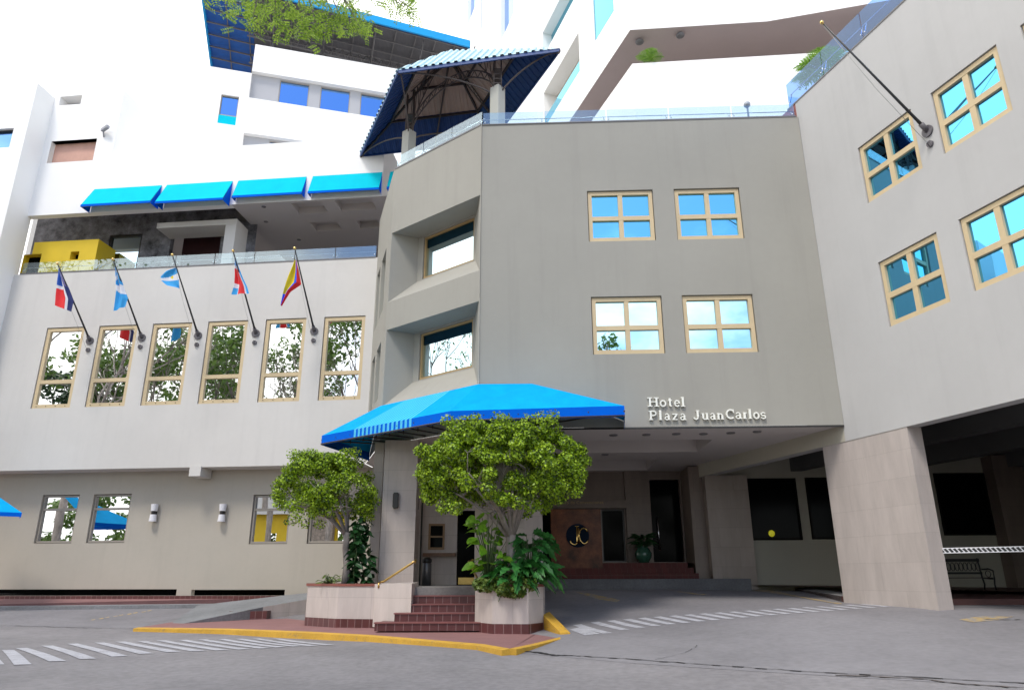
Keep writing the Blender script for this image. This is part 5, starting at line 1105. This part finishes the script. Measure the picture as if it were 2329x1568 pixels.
def plant(name, label, base, n, R_, H, L, wd, m, seed, cone=.9, lobes=0, droop=.5, group=None):
    t = thing(name, label, 'plant', tuple(base)); r = random.Random(seed); st_ = MB(); lv = MB(); base = Vector(base)
    for i in range(n):
        a = r.uniform(0, 2*math.pi); k = r.uniform(.15, 1); h = H*r.uniform(.2, 1)*(1-.45*k*cone); p = base+Vector((R_*k*math.cos(a), R_*k*math.sin(a), h)); st_.tube([base+Vector((.05*math.cos(a), .05*math.sin(a), 0)), base.lerp(p, .5)+Vector((0, 0, .1*H)), p], [.012, .01, .006], 5)
        d = Vector((math.cos(a+r.uniform(-.5, .5)), math.sin(a+r.uniform(-.5, .5)), r.uniform(-.35, .5))); l = L*r.uniform(.65, 1.15); bigleaf(lv, p, d, l, wd*l/L, droop*r.uniform(.5, 1.3), 0, .15, lobes, 8 if lobes else 5)
    st_.build('stems', mat('green_stem', (.06, .10, .03), .6, .2, 5), t); lv.build('leaves', m, t); return t
g = at_d(1165, 1300, 16.95)
plant('philodendron', 'bushy dark green philodendron with cut leaves below the large topiary trunk', (g.x+.15, 16.8, 1.38), 130, .72, .62, .40, .30, lf_a, 5, .7, 1, .6)
plant('philodendron', 'taller glossy philodendron behind the topiary trunk, fronds reaching right', (g.x+.42, 17.2, 1.4), 60, .45, 1.25, .46, .30, lf_a, 6, .4, 1, .5)
q = at_d(1112, 1200, 16.8); plant('fig_plant', 'lime green round leaved plant leaning left of the large topiary trunk', (q.x, 16.85, 1.4), 64, .42, 1.6, .27, .27, lf_b, 7, .1, 0, .35)
gc = leafcloud('ground_cover', lf_d, [Vector((g.x+x, 16.5+y, 1.42+z)) for x, y, z in ((-.7, .1, 0), (-.5, 0, -.02), (-.2, -.1, -.1), (0, -.12, -.15), (.15, -.12, -.12), (.35, -.05, 0), (-.35, 0, 0), (.1, -.02, .08))], 2600, .06, .2, None, 3, .8, 1.5)
tag(gc, 'small leafed creeper spilling over the rim of the right planter', 'plant', kind='stuff')
def climber(label, base, H, R_, seed):
    t = thing('climbing_fig', label, 'plant', tuple(base)); r = random.Random(seed); base = Vector(base); lv = MB(); st_ = MB(); 
    for s in range(5):
        pts = [base+Vector((r.uniform(-R_, R_)*.7, r.uniform(-.1, .2), 0)) if i == 0 else None for i in range(7)]
        for i in range(1, 7): pts[i] = pts[i-1]+Vector((r.uniform(-.1, .1), r.uniform(-.05, .05), H/6*r.uniform(.75, 1.05)))
        st_.tube(pts, .012, 5)
        for p, q_ in zip(pts, pts[1:]):
            for _ in range(7): a = r.uniform(0, 6.28); bigleaf(lv, p.lerp(q_, r.random()), (math.cos(a), math.sin(a)-.4, r.uniform(-.2, .4)), r.uniform(.16, .28), r.uniform(.15, .24), .5)
    st_.build('stems', mat('green_stem', (.06, .1, .03)), t); lv.build('leaves', lf_c, t)
q = at_d(818, 1322, 19.2); climber('dark leathery leaved climber on the trunk of the smaller topiary tree', (q.x, 19.2, 1.4), 1.75, .32, 4)
q = at_d(748, 1320, 19.0); plant('small_shrub', 'small pale green shrub at the left end of the long planter', (q.x, 19.0, 1.38), 40, .28, .30, .15, .05, lf_d, 9, .3, 0, .3)
# potted plant at the lobby door
q = at_d(1465, 1290, 25.6); pt = thing('potted_plant', 'dark leafy plant in a rounded green jar beside the lobby door', 'potted plant', (q.x, 25.6, 2.0))
mb = MB(); mb.lathe((q.x, 25.6, 2.0), [(0, 0), (.16, 0), (.27, .18), (.29, .32), (.2, .48), (.16, .52), (.19, .56), (.15, .55), (0, .5)], 20); mb.build('jar', mat('jar_glaze', (.03, .09, .06), .2, .3, 4), pt)
mb = MB(); r = random.Random(3)
for i in range(60): a = r.uniform(0, 6.28); bigleaf(mb, (q.x+.15*math.cos(a), 25.6+.15*math.sin(a), 2.5+r.uniform(0, .35)), (math.cos(a), math.sin(a), r.uniform(.2, 1.2)), r.uniform(.3, .6), .12, .5)
mb.build('leaves', lf_c, pt)
def palm(label, base, n, L, seed, up_=.7):
    t = thing('palm_plant', label, 'plant', tuple(base), 'palms on the roof terraces'); r = random.Random(seed); lv = MB(); base = Vector(base)
    for i in range(n):
        a = 2*math.pi*i/n+r.uniform(-.2, .2); d = Vector((math.cos(a), math.sin(a), up_*r.uniform(.5, 1.5))).normalized(); pr = base
        for k in range(1, 10):
            tt = k/9; p = base+d*L*tt+Vector((0, 0, -.55*L*tt*tt)); ax = (p-pr).normalized(); sd_ = ax.cross(Vector((0, 0, 1))).normalized(); lv.bar(pr, p, .015)
            for s in (-1, 1):
                l = .32*L*math.sin(math.pi*min(1, tt+.08))+.05; e = p+sd_*s*l+ax*l*.6+Vector((0, 0, -.12*l)); lv.face([pr+ax*.01, p, e])
                m_ = pr.lerp(p, .5); e2 = m_+sd_*s*l*.95+ax*l*.55+Vector((0, 0, -.1*l)); lv.face([m_, m_+ax*.04, e2])
            pr = p
    lv.build('fronds', leafmat('palm_leaf', (.10, .26, .02), (.28, .48, .05), .35), t)
q = hz(1885, 175, 16.2); pq = at_d(1872, 150, 20.0); palm('bright green palm fronds behind the glass of the right wing terrace', pq, 18, 1.15, 2)
palm('small palm tuft low behind the terrace glass at the inner roof corner', at_d(1838, 180, 20.5), 10, .7, 5)
palm('palm tuft on the balcony under the mauve soffit', hz(1478, 138, z1+.2), 9, .9, 7, 1.6)
# branches of a tree that stands beside the viewer, hanging in at the top
def recursive(mb, p, d, L, r0, depth, rg, ends, spread=.6, grav=0.0):
    q = p+d*L; mb.tube([p, p.lerp(q, .5)+Vector((rg.uniform(-.06, .06), rg.uniform(-.06, .06), rg.uniform(-.04, .04)))*L, q], [r0, r0*.85, r0*.7], 7 if depth > 2 else 5)
    if depth == 0: ends.append(q); return
    if depth <= 2: ends.append(q)
    for i in range(rg.choice([2, 3, 3])):
        nd = (d+Vector((rg.uniform(-1, 1), rg.uniform(-1, 1), rg.uniform(-.5, .9)))*spread-Vector((0, 0, grav))).normalized(); recursive(mb, q, nd, L*rg.uniform(.62, .85), r0*.62, depth-1, rg, ends, spread, grav)
def tree(label, base, H, depth, seed, n, size, spread_l, m, group='street trees across the road', name='street_tree', lean=(0, 0), br=.6):
    t = thing(name, label, 'tree', tuple(base), group); rg = random.Random(seed); mb = MB(); ends = []; base = Vector(base); th = H*(.024 if n > 5000 else .011)
    fork = base+Vector((lean[0], lean[1], H*.36)); mb.tube([base-Vector((0, 0, .3)), base.lerp(fork, .5)+Vector((.1, .05, 0)), fork], [th*1.3, th, th*.85], 10)
    for i in range(4):
        a = 2*math.pi*i/4+rg.uniform(-.4, .4); recursive(mb, fork, Vector((math.cos(a)*.6, math.sin(a)*.6, .9)).normalized(), H*.21, th*.6, depth, rg, ends, br)
    mb.build('trunk', bark_m, t)
    if n: leafcloud('crown', m, ends, n, size, spread_l, t, seed, .8, 1.8)
    return t
sl_ = leafmat('street_leaf', (.05, .11, .015), (.16, .26, .05), .3); sl_d = leafmat('street_leaf_dark', (.012, .04, .018), (.04, .09, .03), .15)
br_t = thing('overhanging_branch', 'sprays of fresh feathery leaves on thin twigs hanging into the top of the picture', 'branch', (-2.5, 6, 9.2))
clus = [(555, 35, .22), (590, 30, .2), (625, 55, .2), (655, 35, .2), (530, 20, .16), (700, 70, .2), (720, 85, .16), (760, 60, .2), (785, 78, .14), (745, 45, .18), (800, 40, .16), (820, 85, .07), (835, 92, .05), (690, 88, .12), (805, 55, .12), (880, 22, .14), (905, 18, .12), (920, 38, .10), (940, 45, .06), (640, 75, .14), (575, 60, .14), (600, 10, .2), (700, 15, .18), (770, 10, .2)]
mb = MB(); hub = at_d(640, -260, 7.6); cen = []
for x, y, s in clus:
    p = at_d(x, y-22, 8.5+random.uniform(-.5, .5)); cen.append((p, s)); hubm = at_d(x*.6+640*.4, -60, 8.1); mb.tube([hub, hubm, p], [.03, .015, .005], 5)
mb.tube([hub, at_d(700, -700, 5.5), Vector((-7.5, -1.0, 9.0)), Vector((-8, -3, 5)), Vector((-8.2, -3.4, -.2))], [.04, .10, .16, .24, .32], 9)
mb.build('limb', bark_m, br_t)
lv = MB(); rg = random.Random(11)
for p, s in cen:
    for i in range(int(19*s/.15)):
        a = rg.uniform(0, 6.28); d = Vector((math.cos(a), math.sin(a), rg.uniform(-1.2, .2))).normalized(); o_l = p+Vector((rg.gauss(0, s*1.15), rg.gauss(0, s*.8), rg.gauss(0, s*.55))); e = o_l+d*rg.uniform(.12, .22)
        sd_ = d.cross(Vector((rg.uniform(-1, 1), rg.uniform(-1, 1), 1))).normalized()
        for k in range(6):
            b_ = o_l.lerp(e, k/6)
            for sgn in (-1, 1): tp_ = b_+sd_*sgn*.045+d*.02; lv.face([b_, b_+sd_*sgn*.02+d*.018, tp_, b_+sd_*sgn*.025-d*.004])
lv.build('foliage', leafmat('feather_leaf', (.13, .25, .03), (.40, .56, .08), .5), br_t)
# trees across the street behind the viewer: seen in the window glass
tree('leafy street tree across the road, mirrored in the tall windows', (-33, 1, 0), 19, 4, 21, 3800, .22, .8, sl_)
tree('second leafy street tree across the road, mirrored in the tall windows', (-24.5, -1, 0), 21, 4, 22, 3800, .26, .8, sl_)
tree('open branching street tree mirrored in the middle of the tall windows', (-29, 4, 0), 18, 4, 23, 3000, .24, .6, sl_)
tree('bare branched street tree mirrored beside the flag poles', (-20, -2, 0), 18, 5, 24, 0, .2, .5, sl_)
tree('dense street tree mirrored in the rightmost tall window', (-15, -4, 0), 23, 4, 27, 4500, .26, .8, sl_)
tree('dark broad street tree at the far left behind the viewer', (-42, 4, 0), 17, 4, 26, 8000, .3, .9, sl_d)
tree('bare tree beside the wing, mirrored in the bay window', (-27, 15.5, 0), 19, 5, 31, 1500, .15, .4, sl_)
tree('street tree mirrored in the taupe block windows', (-3, -12, 0), 19, 4, 33, 6000, .26, .7, sl_)
hg = leafcloud('hedge', sl_, [Vector((-64+i*.9, -7+math.sin(i)*.6, 1+(i*37 % 5)*1.7)) for i in range(44)]+[Vector((-24+i*.9, -13+math.sin(i)*.6, 1+(i*37 % 5)*1.6)) for i in range(44)], 24000, .3, 1.5, None, 41); tag(hg, 'long leafy hedge across the road, mirrored in the ground floor windows', 'hedge', kind='stuff')
hs_ = thing('yellow_house', 'low yellow house across the road, mirrored in the ground floor windows', 'building', (-22, -12, 0))
mb = MB(); wall(mb, Pl((-8, -5), math.pi), 0, 26, 0, 6.4, [(2+i*3.2, 3.0+i*3.2, 3.0, 4.9) for i in range(7)], .25); mb.build('wall', ye, hs_); 
mb = MB(); mb.face([(-8.2, -4.2, 6.3), (-34.2, -4.2, 6.3), (-34.2, -9, 8.6), (-8.2, -9, 8.6)]); mb.build('roof', mat('grey_roof', (.3, .3, .31), .8, .1, 2), hs_)
mb = MB(); mb.box((-22, -4.7, 3.2), (2.4, .5, 6.2)); mb.build('stone_pier', mat('rubble', (.3, .25, .22), .9, .4, 6, .2, .5), hs_)
# ================================================================== STREET FURNITURE AND SMALL FIXTURES
for x, y, w_ in ((355, 1166, 'left hand'), (510, 1166, 'right hand')):
    p = PLL.hit(x, y); t = thing('wall_lamp', w_+' one of two white wall lamps on the cream ground floor wall', 'wall lamp', tuple(p), 'white wall lamps')
    mb = MB(); n = PLL.n
    for s in (1, -1): mb.lathe(p+n*.14+Vector((0, 0, .06*s if s > 0 else -.30)), [(.11, 0), (.13, .24)] if s > 0 else [(.13, 0), (.11, .24)], 16)
    mb.build('shade', mat('lamp_white', (.75, .74, .76), .4, .03, 4), t)
    mb = MB(); mb.tube([p+n*.14+Vector((0, 0, -.06)), p+n*.14+Vector((0, 0, .06))], .085, 14); mb.box(p+n*.05, (.08, .12, .1), AL); mb.build('bracket', dark_frame, t)
for x, y, d_, w_, lab in ((900.5, 1137, 19.9, .21, 'black box sconce on the front of the left travertine column'), (947.5, 1143, 20.5, .15, 'black sconce on the recessed wall just right of the left column'), (844, 1147, 20.3, .18, 'black sconce on the pilaster behind the smaller topiary crown')):
    p = at_d(x, y, d_-.06); t = thing('wall_sconce', lab, 'wall lamp', tuple(p)); mb = MB(); mb.box(p, (w_*.6, .12, .42)); mb.build('housing', dark_frame, t, bevel=.01); mb = MB(); mb.box(p+Vector((w_*.32, -.01, 0)), (.03, .08, .36)); mb.box(p+Vector((-w_*.32, -.01, 0)), (.03, .08, .36)); mb.build('side_plate', mat('bronze_plate', (.06, .05, .045), .4), t)
p = at_d(970, 1320, 20.9); t = thing('trash_bin', 'slim grey steel ash bin standing by the ticket room wall', 'bin', (p.x, 20.9, 1.34)); mb = MB(); mb.lathe((p.x, 20.9, 1.34), [(0, 0), (.13, 0), (.13, .58), (.10, .62)], 20); mb.build('body', mat('bin_steel', (.16, .16, .17), .35, .1, 3, metal=.6), t); mb = MB(); mb.lathe((p.x, 20.9, 1.94), [(.11, 0), (.135, .03), (.135, .1), (.08, .15), (0, .16)], 20); mb.build('lid', dark_frame, t)
# barrier arm
a, b = at_d(2112, 1252, 16.4), at_d(2345, 1247, 15.4)
t = thing('barrier_arm', 'white barrier arm with slanting black marks reaching right from the stone pillar', 'barrier', tuple(a)); mb = MB(); mb.bar(a, b+(b-a)*.5, .05, .115); mb.build('arm', mat('barrier_white', (.72, .72, .74), .5, .04, 3), t)
mb = MB(); v = (b-a); nrm = Vector((v.y, -v.x, 0)).normalized()
if nrm.y > 0: nrm = -nrm
for i in range(26):
    f = .04+i*.047; p = a+v*f+nrm*.028; e = v.normalized(); mb.face([p+Vector((0, 0, .03))-e*.05, p+Vector((0, 0, .045))+e*.0, p+Vector((0, 0, -.03))+e*.06, p+Vector((0, 0, -.045))+e*.01])
mb.build('marks', mat('barrier_black', (.02, .02, .02), .6), t)
# bench
bc_ = at_d(2192, 1345, 21.5); zg = 1.06+.0; t = thing('bench', 'dark ornate metal bench against the wall in the shade behind the stone pillar', 'bench', (bc_.x, 21.5, 1.07))
zg = 1.07; mb = MB(); X0 = bc_.x
for i in range(7): mb.box((X0, 21.3+i*.065, zg+.43), (1.62, .045, .02))
mb.build('seat', mat('bench_wood', (.03, .015, .012), .5, .2, 5), t)
mb = MB(); mb.box((X0, 21.82, zg+.92), (1.62, .04, .08)); mb.box((X0, 21.79, zg+.56), (1.62, .04, .06))
for i in range(13):
    cx_ = X0-.74+i*.123; mb.tube([(cx_+.055*math.cos(q_), 21.81, zg+.74+.12*math.sin(q_)) for q_ in [k*math.pi/5 for k in range(11)]], .012, 5)
mb.build('backrest', mat('bench_iron', (.012, .012, .012), .4, .2, 5), t)
for s in (-1, 1):
    mb = MB(); x = X0+s*.8; mb.tube([(x, 21.25, zg), (x, 21.3, zg+.25), (x, 21.26, zg+.42), (x, 21.25, zg+.62), (x, 21.45, zg+.68), (x, 21.75, zg+.66)], .024, 6); mb.tube([(x, 21.85, zg), (x, 21.75, zg+.25), (x, 21.8, zg+.45), (x, 21.88, zg+.98)], .024, 6); mb.tube([(x, 21.25, zg+.4), (x, 21.8, zg+.42)], .02, 6)
    mb.tube([(x, 21.5+.12*math.cos(q_), zg+.54+.09*math.sin(q_)) for q_ in [k*math.pi/5 for k in range(11)]], .012, 5); mb.build('leg', mat('bench_iron', (.012, .012, .012)), t)
# lamp seen through the dark window
mb = MB(); p = Vector(lg.location)+PW.n*.02; mb.sphere(p, .11, 14, sc=(1, .3, 1)); mb.build('globe', mat('lamp_glow', (.8, .7, .05), .5, .05, 3, emit=((.75, .72, .03), .12)), lg)
mb = MB(); mb.tube([p-Vector((0, 0, .11)), p-Vector((0, 0, .24))], .02, 8); mb.build('stem', dark_frame, lg)
# security camera, roof lamp, small roof things
p = PL.hit(244, 300); t = thing('security_camera', 'small grey security camera on the blank white upper wall', 'camera', tuple(p)); mb = MB(); mb.bar(p+PL.n*.10+Vector((-.15, 0, 0)), p+PL.n*.3+Vector((.22, 0, .06)), .13, .12); mb.build('housing', mat('camera_grey', (.3, .3, .33), .5, .2, 4), t); mb = MB(); mb.tube([p+Vector((-.1, 0, -.25)), p+PL.n*.14+Vector((-.08, 0, 0))], .03, 6); mb.build('bracket', mat('camera_grey', (.3, .3, .33)), t)
p = PG.P(UG(7.1), 14.0, .9); t = thing('roof_lamp', 'round headed lamp post standing behind the glass roof railing', 'lamp', tuple(p)); q = at_d(1699, 238, p.y); mb = MB(); mb.tube([(q.x, p.y, 14), (q.x, p.y, q.z)], .03, 8); mb.build('post', steel_gr, t); mb = MB(); mb.sphere((q.x, p.y, q.z), .11, 12); mb.build('head', mat('lamp_head', (.35, .38, .42), .3), t)
q = at_d(1638, 268, 19.2); t = thing('parasol', 'pale blue rounded parasol top just showing above the roof edge', 'parasol', (q.x, 19.6, 14)); mb = MB(); mb.lathe((q.x, 19.6, q.z-.2), [(.42, 0), (.36, .1), (.2, .19), (0, .24)], 20); mb.build('canopy', mat('parasol_blue', (.2, .38, .6), .7), t); mb = MB(); mb.tube([(q.x, 19.6, 14), (q.x, 19.6, q.z-.1)], .025, 8); mb.build('pole', steel_gr, t)
sp = MB(); 
q = at_d(1100, 262, 18.75); 
lc = leafcloud('roof_plant', lf_c, [Vector((q.x-.35, 18.9, 14.25)), Vector((q.x-.1, 18.75, 14.35))], 500, .07, .22, None, 8); tag(lc, 'small dark leafy plant behind the glass at the corner of the bay', 'plant')
q = PG.P(-.5, 14.35, .35); lc = leafcloud('roof_plant', lf_a, [q, q+Vector((.2, 0, .15))], 300, .07, .2, None, 9); tag(lc, 'small green plant behind the glass at the inner roof corner', 'plant')
S.render.engine = 'CYCLES'
S.cycles.max_bounces = 8; S.cycles.transparent_max_bounces = 12
